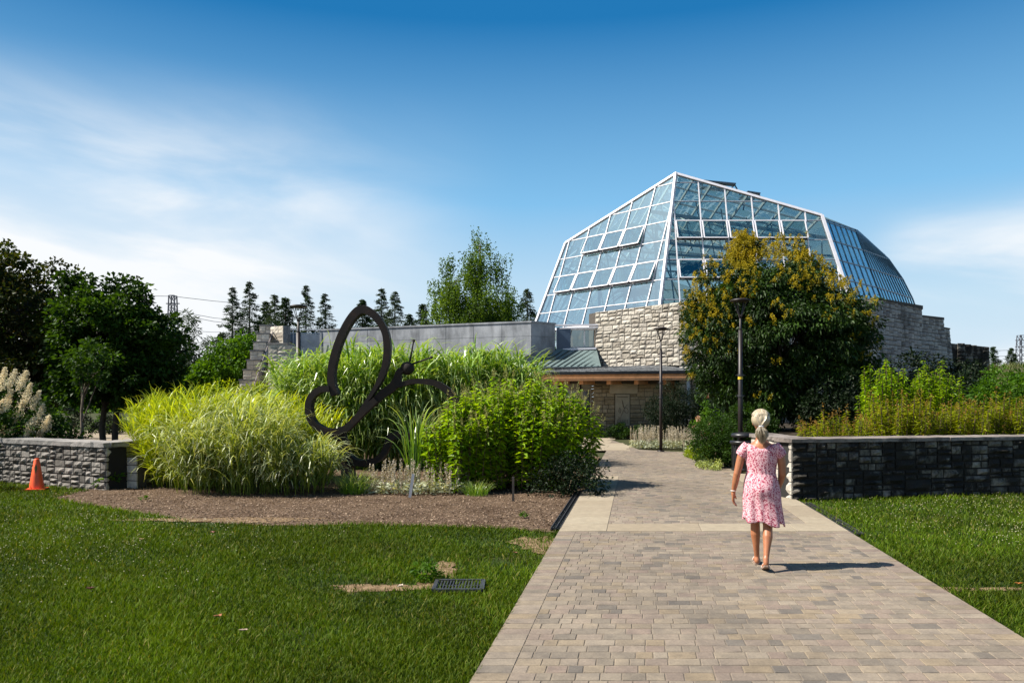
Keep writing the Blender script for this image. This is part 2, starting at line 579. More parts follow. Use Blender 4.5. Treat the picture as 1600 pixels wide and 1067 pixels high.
def solveL(px, py):
    # point of the left facade plane seen at this pixel of the photograph's layout
    n = dL.cross(A - D).normalized()
    o = Vector((0, 0, 1.72)); r = P(px, py, 1.0) - o
    return o + r * ((A - o).dot(n) / r.dot(n))


def sL(p): return (p - edge(p.z)).dot(dL)


Bp = solveL(884, 380); Cp = solveL(838, 503)
sB, sC = sL(Bp), sL(Cp)
m1, m2 = solveL(1024, 295), solveL(977.5, 479.5)
slope = (sL(m1) - sL(m2)) / (m1.z - m2.z)


def sLmax(Z):
    if Z <= Bp.z: return sC + (sB - sC) * (Z - Cp.z) / (Bp.z - Cp.z)
    return sB * (A.z - Z) / (A.z - Bp.z)


def Lpt(s, Z): return edge(Z) + dL * s


rowsZ = [ZB + 1.035 * k for k in range(0, 8)]
Lf, Lg = MB(), MB()
cF = .07
nL = (edge(8) - A).cross(dL).normalized()
if nL.y > 0: nL = -nL
# mullion lines of the left facade
sm0 = sL(m2) - slope * (m2.z - ZB)
pitch = 1.34
offs = [sm0 + pitch * k for k in range(-6, 12)]


def mull_range(s0):
    zs = [Z for Z in np.arange(ZB, A.z, .05) if 0 <= s0 + slope * (Z - ZB) <= sLmax(Z)]
    return (zs[0], zs[-1]) if len(zs) > 3 else None


def fbeam(mb, p, q, w, h, n):
    mb.beam(p, q, w, h, n)


for s0 in offs:
    r = mull_range(s0)
    if r: fbeam(Lf, Lpt(s0 + slope * (r[0] - ZB), r[0]), Lpt(s0 + slope * (r[1] - ZB), r[1]), .052, .09, nL)
for Z in rowsZ[1:]:
    if Z < A.z and sLmax(Z) > .2: fbeam(Lf, Lpt(0, Z), Lpt(sLmax(Z), Z), .035, .05, nL)
Ztop = [Z for Z in rowsZ]
fbeam(Lf, edge(6.2), A + Vector((0, 0, .05)), .12, .15, nL)
fbeam(Lf, Lpt(sLmax(ZB), ZB), Bp, .12, .15, nL)
fbeam(Lf, Bp, A, .12, .15, nL)
fbeam(Lf, Lpt(3.2, ZB), Lpt(sLmax(ZB), ZB), .12, .2, nL)
# glazing sheet of the left facade
Zs = list(np.linspace(ZB, A.z, 16))
vs = []
for Z in Zs: vs += [Lpt(0, Z), Lpt(sLmax(Z), Z)]
Lg.add(vs, [(2 * i, 2 * i + 2, 2 * i + 3, 2 * i + 1) for i in range(15)])
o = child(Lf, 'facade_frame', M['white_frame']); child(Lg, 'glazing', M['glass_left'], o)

# front facade
E = Vector((15.63, 38.78, 11.09)); K = Vector((16.55, 37.5, 6.53))


def Fy(Z): return 37.5 + .28 * (Z - 6.53)


def EK(Z): return E + (K - E) * ((E.z - Z) / (E.z - K.z))


nF = Vector((0, -1, .28)).normalized()
Ff, Fg, Fr = MB(), MB(), MB()
for k in range(0, 7):
    X = 8.2 + 1.32 * k
    zt = A.z + (E.z - A.z) * (X - A.x) / (E.x - A.x)
    if X < A.x: zt = D.z + (X - D.x) / (A.x - D.x) * (A.z - D.z)
    zt = min(zt, A.z)
    if X > EK(ZB).x: continue
    if X > E.x: zt = min(zt, E.z - (X - E.x) / (K.x - E.x) * (E.z - K.z))
    Ff.beam((X, Fy(6.0), 6.0), (X, Fy(zt), zt), .052, .09, nF)
for Z in rowsZ[1:]:
    xr = EK(Z).x if Z < E.z else A.x + (A.z - Z) / (A.z - E.z) * (E.x - A.x)
    Fr.beam((edge(Z).x, Fy(Z) + .01, Z), (xr, Fy(Z) + .01, Z), .04, .06, nF)
Ff.beam(A, E, .12, .15, nF)
Ff.beam(E, EK(6.2), .15, .18, nF)
child(Fr, 'transoms', M['rail'])
Zs = list(np.linspace(ZB, E.z, 6)); vs = []
for Z in Zs: vs += [(edge(Z).x, Fy(Z), Z), (EK(Z).x, Fy(Z), Z)]
vs.append(tuple(A))
Fg.add(vs, [(2 * i, 2 * i + 1, 2 * i + 3, 2 * i + 2) for i in range(5)] + [(10, 11, 12)])
o = child(Ff, 'facade_frame', M['white_frame']); child(Fg, 'glazing', M['glass_front'], o)

# side facades
G = Vector((18.47, 41.35, 10.99))
Sb = Vector((19.80, 40.05, ZB))


def P0(Z): return EK(min(Z, E.z))


def P1(Z):
    t = (Z - ZB) / (G.z - ZB)
    return Sb + (G - Sb) * t


sil = [(ZB, 24.4, 45.4), (7.31, 23.65, 45.0), (8.45, 22.82, 44.4), (10.04, 21.2, 43.6), (10.99, 18.47, 41.35)]


def P2(Z):
    for (a, b) in zip(sil, sil[1:]):
        if Z <= b[0] + 1e-6:
            t = (Z - a[0]) / (b[0] - a[0])
            return Vector((a[1] + (b[1] - a[1]) * t, a[2] + (b[2] - a[2]) * t, Z))
    return Vector(G)


Sf, Sg = MB(), MB()
SZ = [ZB + 1.035 * k for k in range(6)] + [10.95]
for (Pa, Pb, n, w) in ((P0, P1, 6, .035), (P1, P2, 12, .028)):
    for i in range(n + 1):
        w2 = .17 if (i == 0 and Pa is P0) else (.09 if i in (0, n) else w)
        for a, b in zip(SZ, SZ[1:]):
            p, q = Pa(a).lerp(Pb(a), i / n), Pa(b).lerp(Pb(b), i / n)
            if (p - q).length > .05: Sf.beam(p, q, w2, .07, Vector((.6, -.6, .3)))
    for Z in SZ:
        p, q = Pa(Z), Pb(Z)
        if (p - q).length > .1: Sf.beam(p, q, .05, .06, (0, 0, 1))
    for a, b in zip(SZ, SZ[1:]):
        for i in range(n):
            v = [Pa(a).lerp(Pb(a), i / n), Pa(a).lerp(Pb(a), (i + 1) / n), Pa(b).lerp(Pb(b), (i + 1) / n), Pa(b).lerp(Pb(b), i / n)]
            if (v[2] - v[3]).length < .01: v = v[:3]
            Sg.add(v, [tuple(range(len(v)))])
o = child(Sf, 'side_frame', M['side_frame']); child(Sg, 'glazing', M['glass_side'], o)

# glazed roof and rear
Q1, Q2 = Vector((17.5, 53, 10.6)), Vector((7.5, 52, 11.0))
Rf, Rg = MB(), MB()
Hh = P2(10.04)
Rg.add([A, E, Q1, Q2, Bp, G, Hh], [(0, 1, 2), (0, 2, 3), (0, 3, 4), (1, 5, 2), (5, 6, 2)])
bk = [P2(ZB), Vector((26, 56, ZB)), Vector((10, 62, ZB)), Vector((3.4, 53, ZB)), Lpt(sLmax(ZB), ZB)]
tk = [Hh, Q1, Q1, Q2, Bp]
Rg.add([bk[0], bk[1], Q1, Hh], [(0, 1, 2), (0, 2, 3)])
Rg.add([bk[1], bk[2], Q2, Q1], [(0, 1, 2), (0, 2, 3)])
Rg.add([bk[2], bk[3], Q2], [(0, 1, 2)])
Rg.add([bk[3], bk[4], Bp, Q2], [(0, 1, 2), (0, 2, 3)])
for t in np.linspace(0, 1, 9):
    Rf.beam(A.lerp(E, t), Q2.lerp(Q1, t), .07, .14)
for t in np.linspace(0, 1, 11):
    Rf.beam(bk[1].lerp(bk[2], t), Q1.lerp(Q2, t), .07, .1)
    Rf.beam(bk[3].lerp(bk[4], t), Q2.lerp(Bp, t), .07, .1)
for t in np.linspace(.1, .9, 7):
    Rf.beam(A.lerp(Q2, t), E.lerp(Q1, t), .06, .08)
    Rf.beam(Q2.lerp(Bp, t) * 1, A.lerp(Bp, t), .06, .1)
for t in (.25, .5, .75):
    Rf.beam(bk[1].lerp(Q1, t), bk[2].lerp(Q2, t), .06, .06)
    Rf.beam(bk[3].lerp(Q2, t), bk[4].lerp(Bp, t), .06, .06)
o = child(Rf, 'roof_frame', M['truss']); child(Rg, 'glazing', M['glass_back'], o)
# interior steelwork seen through the panes
tr = MB()
for k in range(7):
    x = 8.3 + 1.32 * k
    zt = A.z + (E.z - A.z) * (x - A.x) / (E.x - A.x) - .5
    for j in range(3):
        y = 40.2 + j * 2.6
        tr.beam((x, y, zt - .3), (x + 1.0, y + 2.4, zt - 1.9), .05, .05)
        tr.beam((x + 1.0, y, zt - 1.9), (x, y + 2.4, zt - .3), .05, .05)
for j in range(5):
    y = 40.0 + j * 2.4
    tr.beam((7.2 - j * .8, y, 11.6 - j * .15), (16.5, y, 10.2), .10, .16)
    tr.beam((6.6 - j * .9, y + .2, 10.1), (17, y + .2, 9.3), .07, .1)
for k in range(8):
    p = edge(12).lerp(Bp, .1 + k * .11)
    tr.beam(p + Vector((.6, 1.0, -.5)), p + Vector((2.4, 5.0, -.9)), .07, .1)
    tr.beam(p + Vector((.3, .8, -.4)), Vector((p.x + 1.2, p.y + 1.8, 6)), .05, .06)
for (x, y) in ((7.7, 41), (12, 43), (16, 42.5), (5, 44)):
    tr.tube([(x, y, 0), (x, y, 11.0)], .09, 8)
child(tr, 'steelwork', M['truss'])

# opened awning windows
def vent(pts, n, drop=.22):
    """pts: the four corners tl, tr, br, bl of an opening; the sash swings out at the bottom"""
    tl, t2, br, bl = pts
    f, g, gk = MB(), MB(), MB()
    o2 = n * drop
    ntl, nt2, nbr, nbl = tl + n * .05, t2 + n * .05, br + o2, bl + o2
    for a, b in ((ntl, nt2), (nt2, nbr), (nbr, nbl), (nbl, ntl)): f.beam(a, b, .05, .05, n)
    g.add([ntl, nt2, nbr, nbl], [(3, 2, 1, 0)])
    gk.beam(bl - n * .02 + Vector((0, 0, .03)), br - n * .02 + Vector((0, 0, .03)), .10, .06, n)
    gk.beam(bl + Vector((0, 0, .03)), nbl, .03, .03, (0, 0, 1)); gk.beam(br + Vector((0, 0, .03)), nbr, .03, .03, (0, 0, 1))
    o = child(f, 'vent_window', M['white_frame'])
    child(g, 'pane', M['glass_left'] if abs(n.x) > .3 else M['glass_front'], o)
    child(gk, 'gasket', M['gasket'], o)


ml = sorted([s for s in offs if mull_range(s)])
for row in (2, 4):
    Za, Zb = rowsZ[row], rowsZ[row + 1]
    cnt = 0
    for s0, s1 in zip(ml, ml[1:]):
        a0, a1 = s0 + slope * (Za - ZB), s1 + slope * (Za - ZB)
        b0, b1 = s0 + slope * (Zb - ZB), s1 + slope * (Zb - ZB)
        if a0 < .6 or a1 > sLmax(Za) - .1 or b1 > sLmax(Zb) - .1 or b0 < .1: continue
        if cnt >= 5: break
        cnt += 1
        e = .06
        vent([Lpt(b1 - e, Zb - .03), Lpt(b0 + e, Zb - .03), Lpt(a0 + e, Za + .02), Lpt(a1 - e, Za + .02)], nL)
for row in (2, 4):
    Za, Zb = rowsZ[row], rowsZ[row + 1]
    for k in range(0, 5 if row == 4 else 3):
        x0, x1 = 8.2 + 1.32 * k + .06, 8.2 + 1.32 * (k + 1) - .06
        vent([Vector((x0, Fy(Zb), Zb - .03)), Vector((x1, Fy(Zb), Zb - .03)), Vector((x1, Fy(Za), Za + .02)), Vector((x0, Fy(Za), Za + .02))], nF, .2)
# raised roof vents behind the ridge
for (px0, px1, py, Y, up) in ((1098, 1148, 284, 41.2, .25), (1166, 1186, 301, 41.0, .2)):
    mb = MB()
    a, b = P(px0, py, Y), P(px1, py + (5 if px1 < 1160 else 3), Y)
    mb.beam(a, b, .5, .06); mb.beam(a + Vector((0, 1.2, .02)), b + Vector((0, 1.2, .02)), .5, .06)
    mb.beam(a, a + Vector((0, 1.2, 0)), .06, .06); mb.beam(b, b + Vector((0, 1.2, 0)), .06, .06)
    mb.beam(a, a + Vector((-.1, .2, -.9)), .05, .05); mb.beam(b, b + Vector((.35, .2, -.5)), .05, .05)
    child(mb, 'roof_vent', M['dark_frame'])

# stone drum walls
st, cr = MB(), MB()
segs = [((4.26, 39.3), (7.9, 36.3), 3.40, 6.28, 6.41, 'p'), ((7.9, 36.3), (12.0, 35.9), 0, 6.42, 6.45, 'p'), ((12.0, 35.9), (17.6, 37.0), 0, 6.5, 6.6, 's')]
for (a, b, z0, z1, z1b, k) in segs:
    stone_faces(st, a, b, z0, z1, .46, .30, .62, .15, .034, .05, .016, 1, z1b)
    core(cr, a, b, z0, z1 - .01, .7, 1, z1b - .01)
core(cr, (4.0, 40.2), (4.3, 39.5), 3.4, 6.28, .5)
child(st, 'drum_wall', M['pale_stone']); child(cr, 'wall_core', M['mortar'])
st2, cr2 = MB(), MB()
for (a, b, z0, z1, z1b) in (((17.6, 37.0), (21.95, 41.1), 0, 6.65, 6.78), ((21.6, 41.3), (24.5, 43.6), 0, 6.35, 6.42), ((24.5, 43.75), (25.3, 44.5), 0, 5.9, 5.9)):
    stone_faces(st2, a, b, z0, z1, .46, .30, .65, .15, .034, .05, .016, 1, z1b)
    core(cr2, a, b, z0, z1 - .01, .7, 1, z1b - .01)
    core(cr2, a, b, z1 - .02, z1 + .05, .72, 1, z1b + .05, -.05)
for mb in (st2, cr2):
    for i, v in enumerate(mb.V):
        x, y, z = v
        if x > 21.3 and y > 41.35 and not (x < 22.0 and z > 6.5):
            s = min(1, (x - 21.3) / 3.0)
            mb.V[i] = (x + .11 * (6.4 - z) * s, y, z)
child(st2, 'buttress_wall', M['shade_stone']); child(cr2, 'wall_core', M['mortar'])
dk = MB()
stone_faces(dk, (26.4, 45.5), (28.6, 46.0), 0, 5.2, .4, .3, .8, .12, .02, .05, .02, 1, 4.95)
core(dk, (25.4, 45.4), (28.6, 46.0), 0, 5.2, .6, 1, 4.97)
child(dk, 'rear_wall', M['black_stone'])

# concrete wing
def concrete():
    m, nt, N, L, bs = new_mat('concrete')
    n1 = noise(nt, .8, 6, .65); n2 = noise(nt, 2.2, 6, .6, sc=(1.0, 1.0, .25))
    c = ramp(nt, [(.3, (.13, .14, .155)), (.5, (.25, .265, .29)), (.75, (.36, .375, .40))], n1)
    c = mixc(nt, .8, c, ramp(nt, [(.32, (.45, .45, .45)), (.55, (1.05, 1.05, 1.05))], n2), 'MULTIPLY')
    L.new(c, bs.inputs['Base Color']); bs.inputs['Roughness'].default_value = .8
    bump(nt, noise(nt, 20, 5), .3, .01)
    return m


M['concrete'] = concrete()
cw = MB()
pts = [(2.2, 39.05), (.95, 38.0), (-10.7, 42.5)]
for (a, b) in ((pts[2], pts[1]), (pts[1], pts[0])):
    a3, b3 = Vector((*a, 0)), Vector((*b, 0)); Ln = (b3 - a3).length; d = (b3 - a3).normalized()
    n = max(1, round(Ln / 1.55))
    core(cw, a, b, 0, 5.64, .5, 1, None, .03, 0)
    for j, (z0, z1) in enumerate(((.1, 1.4), (1.4, 2.7), (2.7, 4.0), (4.0, 4.95), (4.95, 5.62))):
        for i in range(n):
            s0, s1 = Ln * i / n + .012, Ln * (i + 1) / n - .012
            if j % 2: s0, s1 = s0, s1
            p, q = a3 + d * s0, a3 + d * s1
            nn = Vector((d.y, -d.x, 0))
            vs = [p - nn * .03, q - nn * .03, q, p]
            M4 = [(v.x, v.y, z0 + .007) for v in vs] + [(v.x, v.y, z1 - .007) for v in vs]
            cw.add(M4, [(0, 1, 2, 3), (7, 6, 5, 4), (3, 2, 6, 7), (0, 4, 5, 1), (1, 5, 6, 2), (0, 3, 7, 4)])
    core(cw, a, b, 5.62, 5.70, .56, 1, None, -.04, -.03)
child(cw, 'concrete_wall', M['concrete'])
tb = MB(); tb.box(-10.7, .9, 43.0, 50, 0, 5.0); child(tb, 'terrace_block', M['concrete'])
# clerestory below the left glass
c1 = MB(); c1.box(2.3, 3.0, 39.3, 39.9, 4.35, 5.5); child(c1, 'vent_box', M['dark_frame'])
c2 = MB(); c3 = MB()
p, q = Vector((2.75, 39.75, 0)), Vector((4.35, 39.65, 0))
for z in (4.5, 5.45):
    c2.beam((p.x, p.y, z), (q.x, q.y, z), .08, .1)
for t in (0.12, .62, 1): c2.beam((p.x + (q.x - p.x) * t, 39.7, 4.5), (p.x + (q.x - p.x) * t, 39.7, 5.45), .07, .08)
c2.beam((2.9, 39.6, 4.5), (3.1, 39.75, 5.45), .04, .04)
c3.add([(2.75, 39.78, 4.5), (4.35, 39.72, 4.5), (4.35, 39.72, 5.45), (2.75, 39.78, 5.45)], [(0, 1, 2, 3)])
o = child(c2, 'clerestory_window', M['rail']); child(c3, 'pane', M['glass_front'], o)
c4 = MB(); c4.beam((2.1, 39.5, 5.62), (4.4, 39.3, 5.62), .25, .08); c4.beam((2.3, 39.35, 5.45), (4.4, 39.2, 5.5), .08, .06)
c4.beam((2.6, 39.35, 4.36), (4.3, 39.25, 4.42), .3, .1)
child(c4, 'gutter_ledge', M['white_frame'])
c5 = MB(); c5.box(2.4, 4.4, 40.6, 40.8, 3.5, 5.6); child(c5, 'backing_wall', M['concrete'])

# copper roof with standing seams
M['copper'] = plain('copper', (.15, .20, .195), .42, .2, .18, 1.5)
M['seam'] = plain('seam', (.035, .055, .055), .5, .1)
e0, e1, r0, r1, r2 = Vector((-.9, 37.55, 3.35)), Vector((4.32, 37.3, 3.42)), Vector((.9, 37.9, 4.02)), Vector((2.35, 39.2, 4.40)), Vector((4.32, 39.6, 4.56))
cp = MB(); cp.add([e0, e1, r2, r1, r0], [(0, 1, 2, 3, 4)])
cp.beam(e0 + Vector((0, -.05, -.06)), e1 + Vector((0, -.05, -.06)), .1, .14)
oc = child(cp, 'copper_roof', M['copper'])
sm = MB()
nrm = (e1 - e0).cross(r1 - e0).normalized()
for k in range(16):
    a = e0.lerp(e1, (k + .5) / 16)
    b = a + Vector((1.55, 1.9, .93))
    # clip to the roof outline
    for t in np.linspace(1, .05, 60):
        q = a.lerp(a + (b - a), t)
        lim = r0.y + (q.x - r0.x) * (r1.y - r0.y) / (r1.x - r0.x) if q.x < r1.x else r1.y + (q.x - r1.x) * (r2.y - r1.y) / (r2.x - r1.x)
        if q.x < 4.3 and q.y < lim - .04: break
    qz = 3.38 + (q.y - 37.4) * .52
    sm = MB(); a2 = Vector((a.x, a.y, a.z + .02)); q2 = Vector((q.x, q.y, e0.z + (q.y - 37.4) * (4.50 - 3.38) / 2.1 + .03))
    sm.beam(a2, q2, .03, .05)
    child(sm, 'roof_seam', M['seam'], oc)
# canopy with shingles, timber fascia, beam ends
M['shingle'] = plain('shingle', (.10, .105, .11), .6, 0, .5, 9, bmp=.6, bs_scale=18)
M['timber'] = plain('timber', (.64, .30, .13), .5, 0, .2, 4)
cn = MB()
ev0, ev1 = Vector((-1.6, 36.05, 3.03)), Vector((8.75, 35.7, 3.14))
cn.add([ev0, ev1, (8.9, 36.9, 3.50), (4.3, 37.35, 3.40), (-1.6, 37.5, 3.33)], [(0, 1, 2, 3, 4)])
for j in range(4):
    for i in range(52):
        x0 = -1.6 + i * .2; t = j / 4
        y0 = ev0.y + (ev1.y - ev0.y) * (x0 + 1.6) / 10.3 + t * 1.2
        z0 = 3.04 + .1 * (x0 + 1.6) / 10.3 + t * .32
        cn.box(x0 + .008, x0 + .192, y0, y0 + .33, z0 + rnd.uniform(.0, .012), z0 + .028 + rnd.uniform(0, .015))
oc = child(cn, 'canopy_roof', M['shingle'])
gt = MB(); gt.beam(ev0 + Vector((0, -.07, -.05)), ev1 + Vector((0, -.07, -.05)), .12, .12); child(gt, 'gutter', M['metal_black'], oc)
fa = MB(); fa.beam((-1.6, 36.12, 2.80), (8.7, 35.78, 2.86), .09, .30); child(fa, 'fascia_board', M['timber'], oc)
for x in (.7, 2.0, 3.25, 4.55, 5.85, 7.2):
    b = MB(); b.beam((x, 36.2, 2.62), (x + .75, 37.1, 2.66), .22, .22); child(b, 'beam_end', M['timber'], oc)
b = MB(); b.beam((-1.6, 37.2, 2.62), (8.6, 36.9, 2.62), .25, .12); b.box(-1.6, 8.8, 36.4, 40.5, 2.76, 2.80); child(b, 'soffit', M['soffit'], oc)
M['post'] = plain('post', (.42, .42, .42), .5)
for x in (8.35, 8.62):
    b = MB(); b.beam((x, 35.9, 0), (x - .04 + (.1 if x > 8.5 else -.1), 35.9, 2.7), .14, .14); child(b, 'canopy_post', M['post'], oc)
# entrance wall, relief panel, doors
ew = MB(); ec = MB()
stone_faces(ew, (3.95, 37.2), (4.96, 37.1), 0, 2.72, .4, .3, .8, .14, .022, .03, .01)
stone_faces(ew, (4.96, 37.1), (5.69, 37.05), 0, .52, .4, .3, .8, .14, .022, .03, .01)
stone_faces(ew, (5.69, 37.05), (8.6, 36.95), 0, 2.72, .4, .3, .8, .14, .022, .03, .01)
stone_faces(ew, (3.95, 38.3), (3.95, 37.2), 0, 2.72, .4, .3, .8, .14, .022, .03, .01)
core(ec, (3.95, 37.2), (8.6, 36.95), 0, 2.74, .4)
child(ew, 'entrance_wall', M['tan_stone']); child(ec, 'wall_core', M['mortar'])
M['panel'] = plain('panel', (.36, .30, .20), .8, 0, .15, 3)
rp = MB(); rp.box(4.98, 5.67, 37.0, 37.09, .54, 2.06); rp.box(4.72, 6.05, 37.0, 37.1, 2.09, 2.66)
pr = child(rp, 'relief_panel', M['panel'])
M['panel_cut'] = plain('panel_cut', (.17, .13, .085), .9, 0, .1)
rl = MB()
z = lambda u, v: (4.98 + .69 * u, 36.985, .54 + 1.52 * v)
for poly in ([(.46, .82), (.56, .66), (.62, .55)], [(.46, .82), (.5, .7), (.55, .6), (.62, .55), (.72, .62), (.84, .68)], [(.62, .55), (.8, .57), (.9, .48), (.85, .4), (.7, .42), (.62, .5)],
             [(.62, .55), (.5, .42), (.38, .3), (.36, .22)], [(.3, .58), (.38, .5), (.33, .4), (.22, .45), (.3, .58)], [(.22, .3), (.3, .24), (.2, .2)]):
    rl.tube([z(*p) for p in poly], .012, 5)
for i in range(9): rl.beam(z(.12 + i * .085, .915), z(.17 + i * .085, .915), .02, .045)
for i in range(7): rl.beam(z(.12 + i * .12, .08), z(.12 + i * .12 + .01, .2), .02, .02)
child(rl, 'relief_carving', M['panel_cut'], pr)
M['door_glass'] = plain('door_glass', (.012, .016, .018), .08, 0, .1, spec=.8)
M['door_frame'] = plain('door_frame', (.36, .34, .28), .5, 0, .1)
for (x0, x1) in ((.4, 1.3), (1.35, 2.25), (2.65, 3.32), (3.5, 3.92)):
    f = MB(); g = MB()
    for a, b2 in (((x0, 38.2, .02), (x0, 38.2, 2.25)), ((x1, 38.2, .02), (x1, 38.2, 2.25)), ((x0, 38.2, 2.3), (x1, 38.2, 2.3)), ((x0, 38.2, .1), (x1, 38.2, .1))): f.beam(a, b2, .09, .14)
    f.beam((x0 - .04, 38.2, 2.5), (x1 + .04, 38.2, 2.5), .06, .24)
    g.add([(x0, 38.22, .05), (x1, 38.22, .05), (x1, 38.22, 2.3), (x0, 38.22, 2.3)], [(0, 1, 2, 3)])
    o = child(f, 'door', M['door_frame']); child(g, 'pane', M['door_glass'], o)
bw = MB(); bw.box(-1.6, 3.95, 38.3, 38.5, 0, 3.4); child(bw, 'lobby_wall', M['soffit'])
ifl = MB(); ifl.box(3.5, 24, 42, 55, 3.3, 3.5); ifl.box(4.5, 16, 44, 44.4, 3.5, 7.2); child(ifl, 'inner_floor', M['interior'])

# ================================================================= stone stair
stair = empty('stone_staircase', (-12, 36, 0), 0, 'outdoor stone staircase with stepped parapet climbing to the terrace beside the grey wall', 'staircase')
sw, sc, ss = MB(), MB(), MB()
T0, T1 = Vector((-12.25, 33.0, 0)), Vector((-13.65, 42.0, 0))
ns = 10
for i in range(ns):
    a, b = T0.lerp(T1, i / ns), T0.lerp(T1, (i + 1) / ns)
    zt = 1.15 + (5.75 - 1.15) * (i / (ns - 1))
    d = (b - a).normalized(); n = Vector((d.y, -d.x, 0))
    w = .62
    z_lo = 0 if i == 0 else zt - .55
    # little front face of each step and the long inner face
    stone_faces(sw, (a - n * 0).xy, (a + n * w).xy, z_lo, zt, .42, .25, .5, .14, .018, .02, .01)
    stone_faces(sw, (a + n * w).xy, (b + n * w).xy, 0, zt, .42, .3, .7, .14, .018, .02, .01)
    stone_faces(sw, b.xy, a.xy, 0, zt, .42, .3, .7, .14, .018, .02, .01)
    core(sc, (a + n * w).xy, (b + n * w).xy, 0, zt, w, 1, None, .015, .012)
    sc.add([tuple(v) for v in [(*(a - n * .04 - d * .04).xy, zt), (*(a + n * (w + .04) - d * .04).xy, zt), (*(b + n * (w + .04)).xy, zt), (*(b - n * .04).xy, zt),
                              (*(a - n * .04 - d * .04).xy, zt + .07), (*(a + n * (w + .04) - d * .04).xy, zt + .07), (*(b + n * (w + .04)).xy, zt + .07), (*(b - n * .04).xy, zt + .07)]],
           [(0, 3, 2, 1), (4, 5, 6, 7), (0, 1, 5, 4), (1, 2, 6, 5), (2, 3, 7, 6), (3, 0, 4, 7)])
# right-hand pier, stepping back
for (x0, x1, y0, y1, zt) in ((-10.98, -10.15, 34.6, 37.0, 4.28),):
    stone_faces(sw, (x0, y0), (x1, y0), 0, zt, .42, .25, .6, .14, .018, .02, .01)
    stone_faces(sw, (x1, y0), (x1 + .2, y1), 0, zt, .42, .3, .7, .14, .018, .02, .01)
    stone_faces(sw, (x0, y1), (x0, y0), 0, zt, .42, .3, .7, .14, .018, .02, .01)
    sc.box(x0 + .015, x1 - .015, y0 + .015, y1, 0, zt); sc.box(x0 - .03, x1 + .05, y0 - .03, y1, zt, zt + .07)
stone_faces(sw, (-13.0, 41.2), (-12.1, 40.6), 0, 5.7, .42, .25, .6, .14, .018, .02, .01)
core(sc, (-13.0, 41.2), (-12.1, 40.6), 0, 5.72, .5)
child(sw, 'parapet', M['stair_stone'], stair); child(sc, 'coping', M['cap_grey'], stair)
nst = 24
for i in range(nst):
    t = i / nst
    c = T0.lerp(T1, t); zt = 5.0 * (i + 1) / nst
    dd = (T1 - T0) / nst
    ss.box(c.x - .02 * 0 + .66, c.x + 1.55, c.y, c.y + dd.y + .02, max(0, zt - .6), zt - .03)
    ss.box(c.x + .66, c.x + 1.55, c.y - .03, c.y + dd.y, zt - .03, zt)
M['step'] = plain('step', (.16, .12, .10), .8, 0, .2)
child(ss, 'steps', M['step'], stair)
M['iron_rail'] = plain('iron_rail', (.14, .12, .12), .6)
hr = MB(); hr.tube([tuple(T0 + Vector((.72, 0, 1.15))), tuple(T0.lerp(T1, .98) + Vector((.72, 0, 5.85)))], .03, 8)
for t in (0, .25, .5, .75): q = T0.lerp(T1, t); hr.tube([(q.x + .72, q.y, 5 * t + .1), (q.x + .72, q.y, 1.15 + 4.75 * t)], .02, 6)
child(hr, 'handrail', M['iron_rail'], stair)

rl = empty('terrace_railing', (-11.5, 42, 4), 0, 'glass and steel railing on the terrace edge between stair and grey wall', 'railing')
f, g = MB(), MB()
a, b = Vector((-12.9, 42.1, 4.1)), Vector((-10.6, 42.4, 4.1))
for h in (.12, 1.35, 1.55): f.tube([a + Vector((0, 0, h)), b + Vector((0, 0, h))], .03, 8)
for t in (0, .38, .9, 1): f.tube([a.lerp(b, t), a.lerp(b, t) + Vector((0, 0, 1.5))], .03, 8)
child(f, 'rail', M['rail'], rl)
g.box(-12.9, -10.6, 42.2, 42.23, 4.2, 5.4)
child(g, 'glass_panel', plain('glass_panel', (.16, .20, .25), .15, 0, .3, 2), rl)
wp = MB(); wp.box(-12.9, -10.6, 42.3, 43, 0, 4.1); child(wp, 'edge_wall', M['concrete'], rl)
aw = empty('barrel_awning', (-9.6, 36, 3), 0, 'small curved blue metal awning beside the stair pier, half hidden by tall grass', 'awning')
g, f = MB(), MB()
for (mb, r, y0, y1) in ((g, 1.15, 35.2, 38), (f, 1.2, 35.1, 35.2)):
    vs = []
    for i in range(13):
        an = PI * i / 12 * .5
        vs += [(-8.75 - r * math.cos(an), y0, 2.75 + r * math.sin(an) * .95), (-8.75 - r * math.cos(an), y1, 2.75 + r * math.sin(an) * .95)]
    mb.add(vs, [(2 * i, 2 * i + 1, 2 * i + 3, 2 * i + 2) for i in range(12)])
g.box(-9.95, -8.3, 35.2, 38, 2.68, 2.75)
child(g, 'metal_shell', plain('awning_metal', (.05, .09, .14), .35, .3), aw)
f.beam((-9.95, 35.1, 2.66), (-8.3, 35.1, 2.66), .3, .2); child(f, 'fascia', M['cap_grey'], aw)

# ================================================================= ground, lawns, paving
def upl(y): return .161 * y


def poly_area_mask(x, y, poly):
    inside = np.zeros(len(x), bool)
    n = len(poly)
    for i in range(n):
        x0, y0 = poly[i]; x1, y1 = poly[(i + 1) % n]
        c = ((y0 > y) != (y1 > y)) & (x < (x1 - x0) * (y - y0) / (y1 - y0 + 1e-12) + x0)
        inside ^= c
    return inside


def sheet(name, poly, z, mat, kind='structure', sub=None):
    me = bpy.data.meshes.new(name)
    me.from_pydata([(x, y, z) for x, y in poly], [], [tuple(range(len(poly)))])
    me.materials.append(mat)
    o = bpy.data.objects.new(name, me); scene.collection.objects.link(o)
    # make it face up
    if me.polygons[0].normal.z < 0: me.flip_normals()
    return tag(o, kind=kind)


